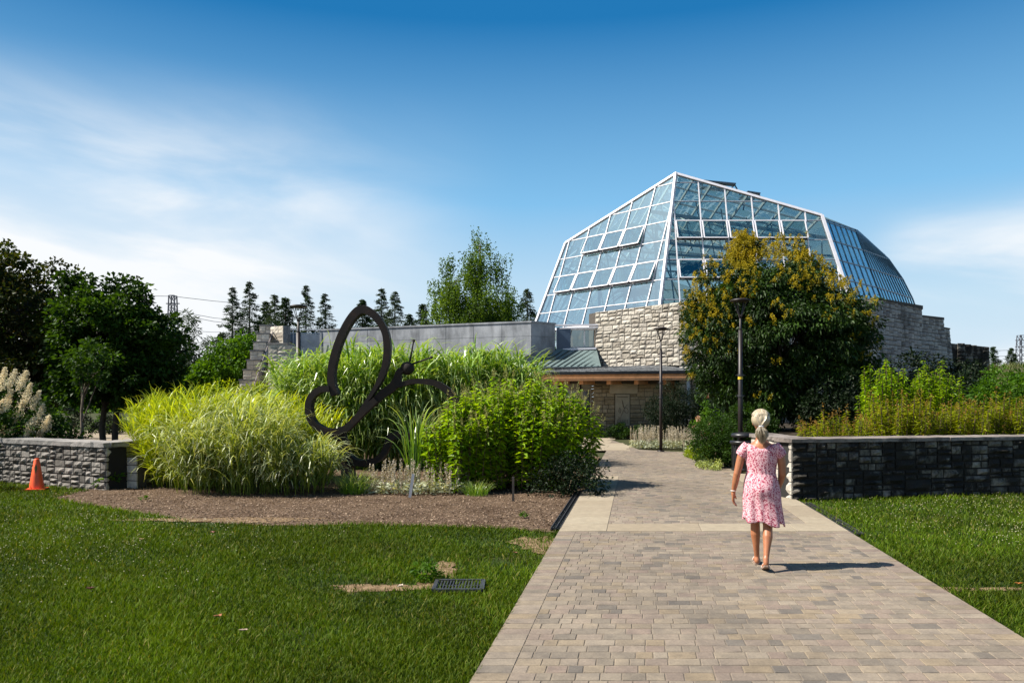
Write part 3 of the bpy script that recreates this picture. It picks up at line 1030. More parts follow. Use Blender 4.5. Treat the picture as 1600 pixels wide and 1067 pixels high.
def ground_mat(name, stops, scale, scale2=60, b=.6):
    m, nt, N, L, bs = new_mat(name)
    n1 = noise(nt, scale, 6, .6); n2 = noise(nt, scale2, 4, .7)
    c = mixc(nt, 1, ramp(nt, stops, n1), ramp(nt, [(.3, (.6, .6, .6)), (.7, (1.35, 1.35, 1.35))], n2), 'MULTIPLY')
    L.new(c, bs.inputs['Base Color']); bs.inputs['Roughness'].default_value = .95
    bs.inputs['Specular IOR Level'].default_value = .1
    bump(nt, n2, b, .02)
    return m


M['ground'] = ground_mat('ground', [(.35, (.03, .045, .015)), (.6, (.06, .06, .03))], .4)
M['lawn_soil'] = ground_mat('lawn_soil', [(.38, (.020, .036, .008)), (.55, (.032, .048, .012)), (.72, (.075, .06, .028))], 1.1)
M['mulch'] = ground_mat('mulch', [(.35, (.075, .048, .03)), (.65, (.14, .095, .062))], 1.6, 45, 1.0)
M['joint'] = plain('joint', (.15, .12, .09), .95, 0, .3, 30)
M['soil'] = ground_mat('soil', [(.4, (.03, .024, .018)), (.6, (.05, .04, .028))], 2)

sheet('ground', [(-900, -60), (900, -60), (900, 3200), (-900, 1500)], -.06, M['ground'])
# mulch bed outline, from the photograph's layout
mul = [(85, 777), (130, 787), (220, 800), (320, 814), (420, 820), (560, 818), (700, 821), (800, 825), (872, 831)]
mulp = [((x - 800) / 1200 * GY(y), GY(y)) for x, y in mul]
bedL = mulp + [(.62 + .161 * 0, 10.2), (1.75, 17.5), (2.85, 24.3), (1.5, 26), (-8, 27), (-11, 20), (-8.2, 15.6), (-8.6, 14.2)]
bedL[len(mulp)] = (-1.01 + upl(10.3) - .15, 10.3)
bedL[len(mulp) + 1] = (-1.01 + upl(17.5) - .15, 17.5)
bedL[len(mulp) + 2] = (-1.01 + upl(24.0) - .1, 24.0)
sheet('mulch_bed', bedL, -.012, M['mulch'])
lawnL = [(-1.01 + upl(1), 1), (-1.01 + upl(10.3), 10.3)] + [(p[0], p[1]) for p in mulp[::-1]][0:] + [(-8.2, 14.9), (-10.9, 16.4), (-30, 18), (-30, 1)]
sheet('lawn', lawnL, -.02, M['lawn_soil'])
lawnR = [(2.80 + upl(1), 1), (2.80 + upl(13.0), 13.0), (5.0, 13.5), (9.9, 14.6), (26, 18.3), (30, 1)]
sheet('lawn', lawnR, -.02, M['lawn_soil'])

# paving: every stone a small chamfered block in one mesh
def right_edge(y):
    tb = [(0, 2.80), (13.1, 4.91), (17.5, 5.45), (20, 5.75), (22, 5.95), (24, 6.1), (25.8, 5.7), (27.2, 4.5), (36, 4.4)]
    if y < 13.1: return 2.80 + upl(y)
    for a, b in zip(tb[1:], tb[2:]):
        if y <= b[0]: return a[1] + (b[1] - a[1]) * (y - a[0]) / (b[0] - a[0])
    return 4.4


def left_edge(y): return -1.01 + upl(y)


def pave(mb, x0, x1, y0, y1, z, c, ch=.004, gap=.0026):
    """block in sheared path coordinates (x measured at y=0)"""
    j = lambda: rnd.uniform(-.0025, .0025)
    a, b, e, f = x0 + gap, x1 - gap, y0 + gap, y1 - gap
    if b - a < .03 or f - e < .03: return
    def q(x, y, z): return (x + upl(y), y, z)
    dz = [rnd.uniform(-.0015, .0015) for _ in range(4)]
    o = [q(a + j(), e + j(), z - .005), q(b + j(), e + j(), z - .005), q(b + j(), f + j(), z - .005), q(a + j(), f + j(), z - .005)]
    i2 = [q(a + ch, e + ch, z + dz[0]), q(b - ch, e + ch, z + dz[1]), q(b - ch, f - ch, z + dz[2]), q(a + ch, f - ch, z + dz[3])]
    mb.add(o + i2, [(4, 5, 6, 7), (0, 1, 5, 4), (1, 2, 6, 5), (2, 3, 7, 6), (3, 0, 4, 7)], c)


pv, sl = MB(), MB()
y = 1.2
row = .134
SL_Y0, SL_Y1 = 10.07, 10.68
while y < 26.6:
    y1 = y + row
    if y < SL_Y1 and y1 > SL_Y0:
        if y < SL_Y0 - .03:
            y1 = SL_Y0
        else:
            y = SL_Y1; continue
    ym = (y + y1) / 2
    xa, xb = left_edge(ym) - upl(ym), right_edge(ym) - upl(ym)
    if ym < SL_Y0:
        # edging stones
        for (s, e) in ((xa, xa + .23), (xb - .23, xb)):
            pave(pv, s, e, y, y1, .02, (rnd.uniform(.35, 1), rnd.random(), 0))
        xa += .23; xb -= .23
    else:
        if ym < 17.5: xa += .63
        if ym < 18: xb -= .42
    x = xa - rnd.uniform(0, .1)
    while x < xb:
        w = rnd.choice([.10, .118, .135, .15, .165, .19, .215])
        e = min(x + w, xb)
        if xb - e < .07: e = xb
        pave(pv, max(x, xa), e, y, y1, .02, (rnd.random(), rnd.random(), 0))
        x = e if e < xb else xb + 1
    y = y1


def paver_mat():
    m, nt, N, L, bs = new_mat('paver')
    at = nd(nt, "ShaderNodeAttribute", attribute_name='lc')
    sp = N.new("ShaderNodeSeparateColor"); L.new(at.outputs['Color'], sp.inputs[0])
    c = ramp(nt, [(0, (.115, .102, .090)), (.15, (.178, .150, .118)), (.4, (.208, .174, .138)), (.55, (.190, .148, .122)), (.75, (.225, .190, .150)), (.9, (.208, .165, .115)), (1, (.148, .130, .112))], sp.outputs[0])
    n1 = noise(nt, 7, 6, .65); n2 = noise(nt, 70, 4, .7); n3 = noise(nt, .5, 3, .5)
    c = mixc(nt, .8, c, ramp(nt, [(.3, (.72, .72, .74)), (.7, (1.22, 1.2, 1.15))], n1), 'MULTIPLY')
    c = mixc(nt, .8, c, ramp(nt, [(.3, (.75, .75, .75)), (.7, (1.2, 1.2, 1.2))], n2), 'MULTIPLY')
    c = mixc(nt, .6, c, ramp(nt, [(.35, (.74, .73, .72)), (.65, (1.2, 1.18, 1.15))], n3), 'MULTIPLY')
    L.new(c, bs.inputs['Base Color']); bs.inputs['Roughness'].default_value = .85
    bs.inputs['Specular IOR Level'].default_value = .25
    bump(nt, n2, .35, .006)
    return m


tag(pv.build('path', paver_mat()), kind='structure')
# sandstone slabs: cross band, side strips, plaza
for (xa, xb, ya, yb, L1) in ((-1.01, 2.80, SL_Y0, SL_Y1, 1.25),):
    x = xa
    while x < xb - .1:
        e = min(x + (.63 if x == xa else L1), xb)
        if xb - e < .3: e = xb
        pave(sl, x, e, ya, yb, .022, (rnd.random(), rnd.random(), 0), .004, .003); x = e
for (s, e, ya, yb) in ((-1.01, -.38, SL_Y1, 17.5), (2.38, 2.80, SL_Y1, 13.1)):
    yy = ya
    while yy < yb - .05:
        y2 = min(yy + .62, yb)
        pave(sl, s, e, yy, y2, .022, (rnd.random(), rnd.random(), 0), .004, .003); yy = y2
yy = 13.1
while yy < 18:
    y2 = yy + .62; xm = right_edge((yy + y2) / 2) - upl((yy + y2) / 2)
    pave(sl, xm - .42, xm, yy, y2, .022, (rnd.random(), rnd.random(), 0), .004, .003); yy = y2
yy = 26.6
while yy < 36.6:
    x = -9 - rnd.uniform(0, .5)
    while x < 8:
        if x + upl(yy) > 4.4 - .6: break
        pave(sl, x, x + .9, yy, yy + .6, .021, (rnd.random(), rnd.random(), 0), .004, .004); x += .9
    yy += .6
M['slab'] = stone_mat('slab', [(.25, .205, .148), (.30, .255, .19), (.275, .23, .168)], var=.3, dirt=.15, dirt_col=(.2, .15, .1), bmp=.15)
tag(sl.build('pavement', M['slab']), kind='structure')
base = [(-1.01 + upl(1), 1), (2.80 + upl(1), 1), (right_edge(13.1), 13.1), (right_edge(20), 20), (right_edge(24), 24), (right_edge(25.8), 25.8), (4.5, 27.2), (4.4, 37), (-9, 37), (-9, 26.6), (left_edge(26.6), 26.6)]
sheet('paving_joints', base, .0158, M['joint'])

M['iron'] = plain('iron', (.045, .045, .05), .5, .3, .3, 20)
# slotted channel drains
for (xo, ya, yb, lab) in ((-1.01 - .14, 10.35, 18.2, 'long black slotted drain channel between the planted bed and the path'), (2.80 + .0, 9.9, 13.0, 'short black slotted drain channel along the right-hand lawn edge')):
    dr = empty('channel_drain', (xo + upl(ya), ya, 0), 0, lab, 'drain')
    f, g = MB(), MB()
    for dxx in (0, .065, .125): f.beam((xo + dxx + upl(ya) + .01, ya, .014), (xo + dxx + upl(yb) + .01, yb, .014), .012, .02)
    n = int((yb - ya) / .03)
    for i in range(n):
        yy = ya + (yb - ya) * i / n
        g.beam((xo + .012 + upl(yy), yy, .006), (xo + .135 + upl(yy), yy, .006), .012, .008)
    child(f, 'rails', M['iron'], dr); child(g, 'slats', M['metal_black'], dr)
    t = MB(); v = [(xo + upl(ya), ya, -.004), (xo + .14 + upl(ya), ya, -.004), (xo + .14 + upl(yb), yb, -.004), (xo + upl(yb), yb, -.004)]
    t.add(v, [(0, 1, 2, 3)]); child(t, 'trough', M['gasket'], dr)

# ---- grass blades
def in_view(x, y, m=2.6): return (x > -.70 * y - m) & (x < .70 * y + m)


def lawn_noise(x, y):
    return (np.sin(x * 1.7 + 1.3 * np.sin(y * 1.1)) + np.sin(y * 2.3 + 1.7 * np.sin(x * .9 + 2)) + np.sin(x * 4.1 + y * 3.3)) / 3


def scatter_grass(poly, N, y0, y1, x0, x1, bare=()):
    # density falls with distance so that blades per picture area stay even
    u = rng.random(N)
    y = 1 / ((1 / y0) * (1 - u) + (1 / y1) * u)
    x = x0 + (x1 - x0) * rng.random(N)
    keep = in_view(x, y) & poly_area_mask(x, y, poly)
    x, y = x[keep], y[keep]
    ln = lawn_noise(x, y)
    k = rng.random(len(x)) < np.clip(1.05 + .25 * ln, .45, 1)
    for (bx, by, rx, ry, s) in bare:
        d = ((x - bx) / rx) ** 2 + ((y - by) / ry) ** 2 + .35 * np.sin(x * 9) * np.sin(y * 7)
        k &= (rng.random(len(x)) > s * np.exp(-d * 1.2))
    return x[k], y[k], ln[k]


bare = [P(x, y, GY(y)).xy[:] + (rx, ry, s) for (x, y, rx, ry, s) in ((575, 915, .35, .16, 1), (620, 916, .35, .14, 1), (685, 888, .24, .4, 1), (668, 915, .3, .14, 1), (800, 880, .5, .6, .7), (540, 800, .3, .2, .5), (840, 850, .4, .7, .7), (350, 812, 1.9, .45, .85), (470, 985, .5, .4, .5),
                                                         (1330, 835, .4, .3, .6), (1500, 918, .9, .10, .8), (1230, 790, .2, .2, .5))]
M['grass'] = leaf_mat('grass', (.016, .058, .002), (.088, .175, .004), (.15, .18, .012), trans=.32, var=.95, vs=.5, rough=.55, tmul=(1.4, 1.3, .4), spec=.12, straw=(.20, .19, .05))
for (poly, x0, x1, N) in ((lawnL, -14, 2.2, 690000), (lawnR, 2.9, 13.5, 330000)):
    x, y, ln = scatter_grass(poly, N, 4.0, 16.9, x0, x1, bare)
    B = Leaves()
    n = len(x)
    Lh = (rng.uniform(.02, .068, n) * (1 + .35 * ln)) * (1 + .02 * y)
    Wd = .0035 + .0009 * y
    B.blades(np.stack([x, y, np.full(n, -.02)], 1), rng.uniform(0, 2 * PI, n), Lh * 1.15, Wd * rng.uniform(.7, 1.3, n), rng.uniform(.05, .7, n), rng.uniform(.2, .9, n), K=2, k=1.2, twist=1.5, tone=np.clip(.45 + .25 * ln + rng.normal(0, .25, n), 0, 1))
    tag(B.build('grass', M['grass']), 'short mown grass of the %s lawn' % ('left' if x0 < 0 else 'right'), 'grass', kind='stuff')
    print('grass', n)

M['bare'] = ground_mat('bare', [(.38, (.13, .085, .045)), (.6, (.26, .18, .105))], 9, 70, .8)
for (px, py, rx, ry, sd) in ((575, 915, .34, .13, 1), (622, 916, .30, .12, 2), (672, 914, .24, .14, 3), (686, 888, .2, .36, 4), (350, 811, 1.4, .22, 5), (840, 848, .3, .5, 6), (1500, 919, .8, .07, 7)):
    p = P(px, py, GY(py)); q = []
    for k in range(40):
        an = 2 * PI * k / 40; w = 1 + .22 * math.sin(3 * an + sd) + .14 * math.sin(7 * an + 2 * sd) + .08 * math.sin(13 * an)
        q.append((p.x + rx * w * math.cos(an), p.y + ry * w * math.sin(an)))
    sheet('ground', q, -.016 + .0018 * sd, M['bare'])

# clover blossom heads
M['clover'] = plain('clover', (.42, .39, .24), .8, 0, .2)
V, F = [], []
oc = np.array([(1, 0, 0), (-1, 0, 0), (0, 1, 0), (0, -1, 0), (0, 0, 1), (0, 0, -1)], float)
of = np.array([(0, 2, 4), (2, 1, 4), (1, 3, 4), (3, 0, 4), (2, 0, 5), (1, 2, 5), (3, 1, 5), (0, 3, 5)])
for (poly, cen, N) in ((lawnL, [(-9, 12.5, 3.5, 2.2), (-7.5, 10, 2.5, 2), (-5.5, 9.5, 2.5, 1.5), (-4.5, 11.2, 2, .7), (-6, 8, 3, 1.5)], 1500), (lawnR, [(7.6, 12.3, 2.6, 1.2), (6.6, 10.2, 2, 1.3), (9, 13, 2, 1.2), (7.4, 9.4, 1.4, .8)], 1100)):
    cs = np.array(cen)[rng.integers(0, len(cen), N)]
    x = cs[:, 0] + rng.normal(0, .6, N) * cs[:, 2]; y = cs[:, 1] + rng.normal(0, .6, N) * cs[:, 3]
    k = poly_area_mask(x, y, poly) & (y > 5); x, y = x[k], y[k]
    r = rng.uniform(.0045, .009, len(x))
    c = np.stack([x, y, rng.uniform(.03, .055, len(x))], 1)
    V = (c[:, None, :] + oc[None] * r[:, None, None] * np.array([1, 1, .8])).reshape(-1, 3)
    F = (of[None] + 6 * np.arange(len(x))[:, None, None]).reshape(-1, 3)
    tag(mesh_obj('clover_blossoms', V, [F], M['clover']), 'tiny white clover heads dotted over the %s lawn' % ('left' if cen[0][0] < 0 else 'right'), 'clover', kind='stuff')

# mulch chips
N = 42000
x = rng.uniform(-9.5, 1.0, N); u = rng.random(N); y = 1 / ((1 / 9.8) * (1 - u) + (1 / 17.0) * u)
k = poly_area_mask(x, y, bedL); x, y = x[k], y[k]; n = len(x)
B = Leaves()
az = rng.uniform(0, 2 * PI, n)
B.leaves(np.stack([x, y, rng.uniform(-.012, .012, n)], 1), np.stack([np.cos(az), np.sin(az), rng.normal(0, .25, n)], 1), np.stack([rng.normal(0, .4, n), rng.normal(0, .4, n), np.ones(n)], 1), rng.uniform(.015, .05, n), rng.uniform(.01, .025, n), .0)
mc, nt, NN, LL, bs = new_mat('chips')
at = nd(nt, "ShaderNodeAttribute", attribute_name='lc'); sp = NN.new("ShaderNodeSeparateColor"); LL.new(at.outputs['Color'], sp.inputs[0])
LL.new(ramp(nt, [(0, (.05, .03, .018)), (.35, (.115, .072, .046)), (.8, (.20, .135, .09)), (1, (.34, .25, .17))], sp.outputs[0]), bs.inputs['Base Color'])
bs.inputs['Roughness'].default_value = .9
tag(B.build('bark_mulch', mc), 'brown bark chips covering the bed in front of the plants', 'mulch', kind='stuff')

# drain grate in the lawn
gr = empty('drain_grate', (-.72, 7.05, .0), 0, 'rectangular black iron drain grate set in the lawn', 'drain grate')
f, g = MB(), MB()
x0, x1, y0, y1 = -.71, -.27, 6.93, 7.30
for a, b in (((x0, y0, .025), (x1, y0, .025)), ((x1, y0, .025), (x1, y1, .025)), ((x1, y1, .025), (x0, y1, .025)), ((x0, y1, .025), (x0, y0, .025))): f.beam(a, b, .035, .03)
for i in range(15): g.beam((x0 + .02 + i * .0285, y0, .022), (x0 + .02 + i * .0285 + .0, y1, .022), .011, .02)
g.beam((x0, (y0 + y1) / 2, .018), (x1, (y0 + y1) / 2, .018), .02, .02)
M['iron'] = plain('iron', (.045, .045, .05), .5, .3, .3, 20)
for mb_ in (f, g): mb_.V = [(v[0], v[1], v[2] - .008) for v in mb_.V]
child(f, 'frame', M['iron'], gr); child(g, 'bars', M['iron'], gr)
t = MB(); t.add([(x0, y0, -.008), (x1, y0, -.008), (x1, y1, -.008), (x0, y1, -.008)], [(0, 1, 2, 3)]); child(t, 'pit', M['gasket'], gr)

# fallen leaves
for (px, py, c, lab) in ((332, 838, (.22, .07, .05), 'dull red fallen leaf on the lawn left of the mulch'), (222, 849, (.45, .33, .15), 'pale yellow curled leaf lying on the lawn'), (141, 929, (.12, .04, .02), 'dark brown dead leaf in the shaded left lawn'),
                         (342, 973, (.42, .17, .08), 'orange brown fallen leaf in the near lawn'), (382, 996, (.35, .25, .18), 'small pale dry leaf near the orange one'), (626, 925, (.6, .5, .4), 'whitish scrap of leaf on the bare patch by the grate'),
                         (1592, 921, (.45, .16, .03), 'orange leaf beside the dark dip of the right lawn'), (805, 871, (.32, .14, .08), 'brown leaf on the lawn near the path edge')):
    p = P(px, py, GY(py))
    lf = Leaves(); nn = 6
    az = np.linspace(0, 2 * PI, nn, endpoint=False) + rng.normal(0, .2, nn)
    lf.leaves(np.zeros((nn, 3)) + np.array([0, 0, .02]), np.stack([np.cos(az), np.sin(az), rng.uniform(.1, .6, nn)], 1), np.tile([0, 0, 1.0], (nn, 1)), rng.uniform(.025, .05, nn), .03, .3)
    o = lf.build('fallen_leaf', plain('dead_leaf', c, .7), None, (p.x, p.y, .03)); tag(o, lab, 'leaf')

# ================================================================= low walls, cone, posts
wl_ = empty('garden_wall', (-8, 15, 0), 0, 'low grey rubble stone wall with coping behind the orange cone', 'wall')
f, g, h = MB(), MB(), MB()
wa, wb, wc = (-11.6, 17.0), (-7.92, 14.98), (-7.55, 17.8)
stone_faces(f, wa, wb, -.05, .82, .29, .16, .40, .09, .024, .045, .018, rock=1.3)
f3 = MB(); stone_faces(f3, wb, wc, -.05, .82, .29, .2, .5, .1, .026, .035, .012); child(f3, 'end_stonework', M['pale_stone'], wl_)  # paler stone than the front brightens this shaded end by colour
core(g, wa, wb, -.05, .80, .45); core(g, (-7.87, 15.35), wc, -.05, .80, .45)
def coping(mb, a, b, z0, z1, th, side=1, L=.8):
    a3, b3 = Vector((*a, 0)), Vector((*b, 0)); Ln = (b3 - a3).length; n = max(1, round(Ln / L)); d = (b3 - a3) / n
    for i in range(n):
        p, q = a3 + d * i, a3 + d * (i + 1)
        dd = d.normalized(); nn = Vector((dd.y, -dd.x, 0)) * side
        k = 6; vs = []
        for j in range(k + 1):
            c = (p + dd * .004).lerp(q - dd * .004, j / k)
            for (o, zz) in ((.045, z0), (.05 + rnd.uniform(-.012, .008), z1 - .01), (-th, z1), (-th, z0)):
                v = c + nn * o; vs.append((v.x, v.y, zz + (rnd.uniform(-.004, .004))))
        fs = []
        for j in range(k):
            for m in range(4): fs.append((j * 4 + m, (j + 1) * 4 + m, (j + 1) * 4 + (m + 1) % 4, j * 4 + (m + 1) % 4))
        fs += [(0, 1, 2, 3), (k * 4 + 3, k * 4 + 2, k * 4 + 1, k * 4)]
        mb.add(vs, fs, (rnd.random(), 0, 0))
coping(h, wa, wb, .82, .92, .5); coping(h, (-7.90, 15.05), wc, .82, .92, .4)
child(f, 'stonework', M['grey_stone'], wl_); child(g, 'wall_core', M['mortar_dark'], wl_); child(h, 'coping', M['cap_grey'], wl_)
# pale stone end pier behind the grass
pp = empty('stone_pier', (-6.9, 14.8, 0), 0, 'pale stone wall end showing under the yellow green grass', 'wall')
f = MB(); stone_faces(f, (-7.72, 15.4), (-7.47, 15.3), -.02, .60, .3, .2, .4, .12, .015, .02, .01); g = MB(); core(g, (-7.72, 15.4), (-7.47, 15.3), 0, .60, .25)
child(f, 'stonework', M['pale_stone'], pp); child(g, 'wall_core', M['mortar'], pp)

wr = empty('retaining_wall', (5, 13.5, 0), 0, 'low retaining wall of black-stained stone blocks with flat coping, right of the path', 'wall')
f, g, h, f2 = MB(), MB(), MB(), MB()
ra, rb = (4.86, 13.35), (18.5, 16.45)
rd = (5.35, 15.9)
stone_faces(f, ra, rb, -.03, 1.0, .5, .16, .75, .085, .03, .085, .026, rock=1.4)
stone_faces(f2, (4.86 + .0, 15.6), ra, -.03, 1.0, .33, .18, .45, .12, .018, .03, .012)
core(g, ra, rb, -.03, .99, .45); core(g, (4.86, 15.6), (4.86, 13.62), -.03, .99, .4)
coping(h, (4.82, 13.32), rb, 1.0, 1.075, .5, L=1.1); coping(h, (4.86, 15.6), (4.86, 13.85), 1.0, 1.075, .42)
child(f, 'stonework', M['black_stone'], wr); child(f2, 'end_stonework', M['pale_stone'], wr); child(g, 'wall_core', M['mortar_dark'], wr); child(h, 'coping', M['cap_stone'], wr)
sheet('planting_soil', [(5.25, 13.7), (18.5, 16.7), (40, 21), (40, 40), (17.3, 37), (9.2, 36), (9.2, 33), (6.2, 28.5), (6.4, 24), (6.0, 19), (5.25, 15.5)], .12, M['soil'])
o = bpy.data.objects['planting_soil']
sheet('raised_soil', [(5.25, 13.75), (18.5, 16.75), (18.5, 30), (8, 30), (6.8, 22), (5.6, 17)], .86, M['soil'])

cn = empty('traffic_cone', (-9.22, 14.9, 0), 0.3, 'orange traffic cone with a dark worn patch in front of the grey wall', 'traffic cone')
M['cone'] = plain('cone', (.85, .10, .02), .45, 0, .12, 5)
f = MB(); f.lathe([(.135, .03), (.13, .06), (.045, .60), (.038, .61), (.0, .612)], 24)
o = f.build('cone_body', M['cone'], cn, True)
f = MB(); f.box(-.17, .17, -.17, .17, 0, .035); f.build('base', M['cone'], cn)
f = MB(); f.lathe([(.108, .30 - .08), (.0715, .47)], 24)
ff = MB()
for i in range(9):
    a0 = -2.0 + i * .1
    z0 = .32 + .03 * abs(i - 4); z1 = .52 - .02 * abs(i - 4)
    r = lambda z: .13 - .085 * (z - .06) / .54 + .002
    a1 = a0 + .1
    ff.add([(r(z0) * math.cos(a0), r(z0) * math.sin(a0), z0), (r(z0) * math.cos(a1), r(z0) * math.sin(a1), z0), (r(z1) * math.cos(a1), r(z1) * math.sin(a1), z1), (r(z1) * math.cos(a0), r(z1) * math.sin(a0), z1)], [(0, 1, 2, 3)])
ff.build('worn_patch', plain('worn_patch', (.10, .08, .02), .7, 0, .5, 30), cn)

# lamp posts
def lamp_post(x, y, h, lab, r=.055, rings=True, rz=0):
    t = empty('lamp_post', (x, y, 0), rz, lab, 'lamp post', 'tall dark garden lamp posts')
    f = MB(); f.tube([(0, 0, 0), (0, 0, .06)], r * 2.2, 16); f.tube([(0, 0, .05), (0, 0, h * .42), (0, 0, h * .425), (0, 0, h - .75)], [r, r, r * .93, r * .9], 16)
    f.tube([(0, 0, h - .76), (0, 0, h - .70), (0, 0, h - .38)], [r * .9, r * .5, r * .42], 12)
    f.build('pole', M['pole'], t, True)
    if rings:
        for z in (h * .44, h * .56):
            f = MB(); f.tube([(0, 0, z - .025), (0, 0, z + .025)], r * 1.25, 16); f.beam((-r * 2.0, -.0, z), (r * 2.0, 0, z), .02, .02)
            f.build('bracket', M['iron'], t)
    f = MB()
    for k in range(4):
        a = PI / 4 + k * PI / 2
        f.tube([(0, 0, h - .5), (.05 * math.cos(a), .05 * math.sin(a), h - .38), (.17 * math.cos(a), .17 * math.sin(a), h - .05)], .012, 6)
    f.build('arms', M['pole'], t)
    f = MB(); f.lathe([(0, h - .055), (.16, h - .06), (.245, h - .035), (.25, h - .015), (.16, h + .02), (0, h + .03)], 24); f.build('lamp_head', M['pole'], t, True)
    return t


lamp_post(5.62, 18.9, 4.22, 'nearest tall lamp post, rising from the litter bin behind the woman', .058)
lamp_post(5.04, 26.0, 4.2, 'slim dark lamp post standing in the lamb\'s ear bed before the entrance', .055)
lamp_post(-5.95, 21.4, 4.38, 'thick dark lamp post rising out of the tall grass left of the sculpture', .075, False)
lamp_post(-22.3, 60, 4.2, 'distant lamp post in front of the round green tree left of the stair', .09, False)
f = MB(); f.tube([(0, 0, 2.26), (0, 0, 2.33)], .0605, 16)
o = f.build('yellow_band', plain('yellow_tape', (.6, .42, .02), .5), bpy.data.objects['lamp_post'])

# litter bin
bn = empty('litter_bin', (5.53, 18.35, 0), 0, 'black metal litter bin with domed ring top at the foot of the lamp post', 'litter bin')
f = MB()
for k in range(22):
    a = 2 * PI * k / 22; c, s = math.cos(a), math.sin(a)
    f.beam((.26 * c, .26 * s, .08), (.27 * c, .27 * s, .72), .045, .012, (c, s, 0))
f.build('slats', M['metal_black'], bn)
f = MB(); f.lathe([(.23, .08), (.23, .74), (.0, .74)], 24); f.build('liner', M['gasket'], bn, True)
f = MB(); f.lathe([(.26, .70), (.31, .71), (.325, .745), (.31, .78), (.24, .79), (.23, .76)], 28); f.build('rim', M['metal_black'], bn, True); f = MB(); f.lathe([(.25, .07), (.28, .08), (.28, .13), (.25, .13)], 24); f.build('base_ring', M['metal_black'], bn, True)
f = MB(); f.lathe([(.24, .86), (.285, .87), (.295, .91), (.27, .955), (.15, .98), (0, .985)], 28); f.build('lid', M['metal_black'], bn, True)
f = MB()
for k in range(4):
    a = PI / 4 + k * PI / 2; f.tube([(.26 * math.cos(a), .26 * math.sin(a), .74), (.25 * math.cos(a), .25 * math.sin(a), .9)], .014, 6)
    f.tube([(.22 * math.cos(a), .22 * math.sin(a), .0), (.22 * math.cos(a), .22 * math.sin(a), .09)], .02, 6)
f.build('struts', M['metal_black'], bn)
# short black rail by the wall end
rr = empty('hand_rail', (5.0, 17, 0), 0, 'short black double rail between the litter bin and the wall end', 'railing')
f = MB()
for z in (.42, .82): f.tube([(5.85, 18.2, z), (7.3, 18.5, z)], .02, 8)
for x in (5.9, 6.6, 7.25): f.tube([(x, 18.2 + (x - 5.85) * .2, 0), (x, 18.2 + (x - 5.85) * .2, .83)], .022, 8)
child(f, 'tubes', M['metal_black'], rr)
# stakes
st_ = MB(); st_.box(-.02, .02, -.015, .015, 0, .42); o = st_.build('wooden_stake', plain('stake', (.06, .05, .04), .8)); o.location = (.02, 13.25, 0)
tag(o, 'short dark wooden stake in front of the leafy shrub', 'stake')
st_ = MB(); st_.beam((0, 0, 0), (.06, .02, .42), .05, .012); o = st_.build('metal_tag', plain('tagm', (.35, .37, .42), .3, .6)); o.location = (-1.83, 13.75, 0)
tag(o, 'leaning grey metal plant tag among the silvery plants', 'plant tag')

# ================================================================= butterfly sculpture
def catmull(pts, n=8):
    out = []
    P_ = [pts[0]] + list(pts) + [pts[-1]]
    for i in range(1, len(P_) - 2):
        p0, p1, p2, p3 = [np.array(q, float) for q in P_[i - 1:i + 3]]
        for t in np.linspace(0, 1, n, endpoint=False):
            out.append(.5 * ((2 * p1) + (-p0 + p2) * t + (2 * p0 - 5 * p1 + 4 * p2 - p3) * t * t + (-p0 + 3 * p1 - 3 * p2 + p3) * t ** 3))
    out.append(np.array(P_[-2], float))
    return out


def rusty():
    m, nt, N, L, bs = new_mat('rusty_steel')
    c = ramp(nt, [(.35, (.007, .004, .0035)), (.6, (.018, .009, .006)), (.8, (.06, .026, .014))], noise(nt, 5, 7, .7))
    L.new(c, bs.inputs['Base Color']); bs.inputs['Roughness'].default_value = .75; bs.inputs['Metallic'].default_value = .2
    bump(nt, noise(nt, 60, 4), .3, .01)
    return m


M['rust'] = rusty()
SY = 15.7
sc_ = empty('butterfly_sculpture', (-4.0, SY, 0), 0, 'dark rusted steel butterfly sculpture of bent loops in front of the tall grass', 'sculpture')


def ribbon(name, px, w, dep, y0=0.0, y1=0.0, n=8):
    pts = catmull(px, n); mb = MB(); m = len(pts)
    vs = []
    for i, p in enumerate(pts):
        a, b = pts[max(0, i - 1)], pts[min(m - 1, i + 1)]
        d = np.array([b[0] - a[0], -(b[1] - a[1])]); d /= max(np.linalg.norm(d), 1e-9)
        nx, nz = -d[1], d[0]
        t = i / (m - 1)
        yy = SY + y0 + (y1 - y0) * t
        c = P(p[0], p[1], SY); c.y = yy
        ww = w * (p[2] if len(p) > 2 else 1) / 2
        for (s, e) in ((1, -1), (1, 1), (-1, 1), (-1, -1)):
            vs.append((c.x + nx * ww * s, yy + dep / 2 * e, c.z + nz * ww * s))
    fs = [(i * 4 + k, i * 4 + (k + 1) % 4, (i + 1) * 4 + (k + 1) % 4, (i + 1) * 4 + k) for i in range(m - 1) for k in range(4)]
    fs += [(3, 2, 1, 0), ((m - 1) * 4, (m - 1) * 4 + 1, (m - 1) * 4 + 2, (m - 1) * 4 + 3)]
    mb.add(vs, fs)
    return child(mb, name, M['rust'], sc_)


def Z2(pts): return [(420 + x / 3.556, 460 + y / 3.556, w) for x, y, w in pts]


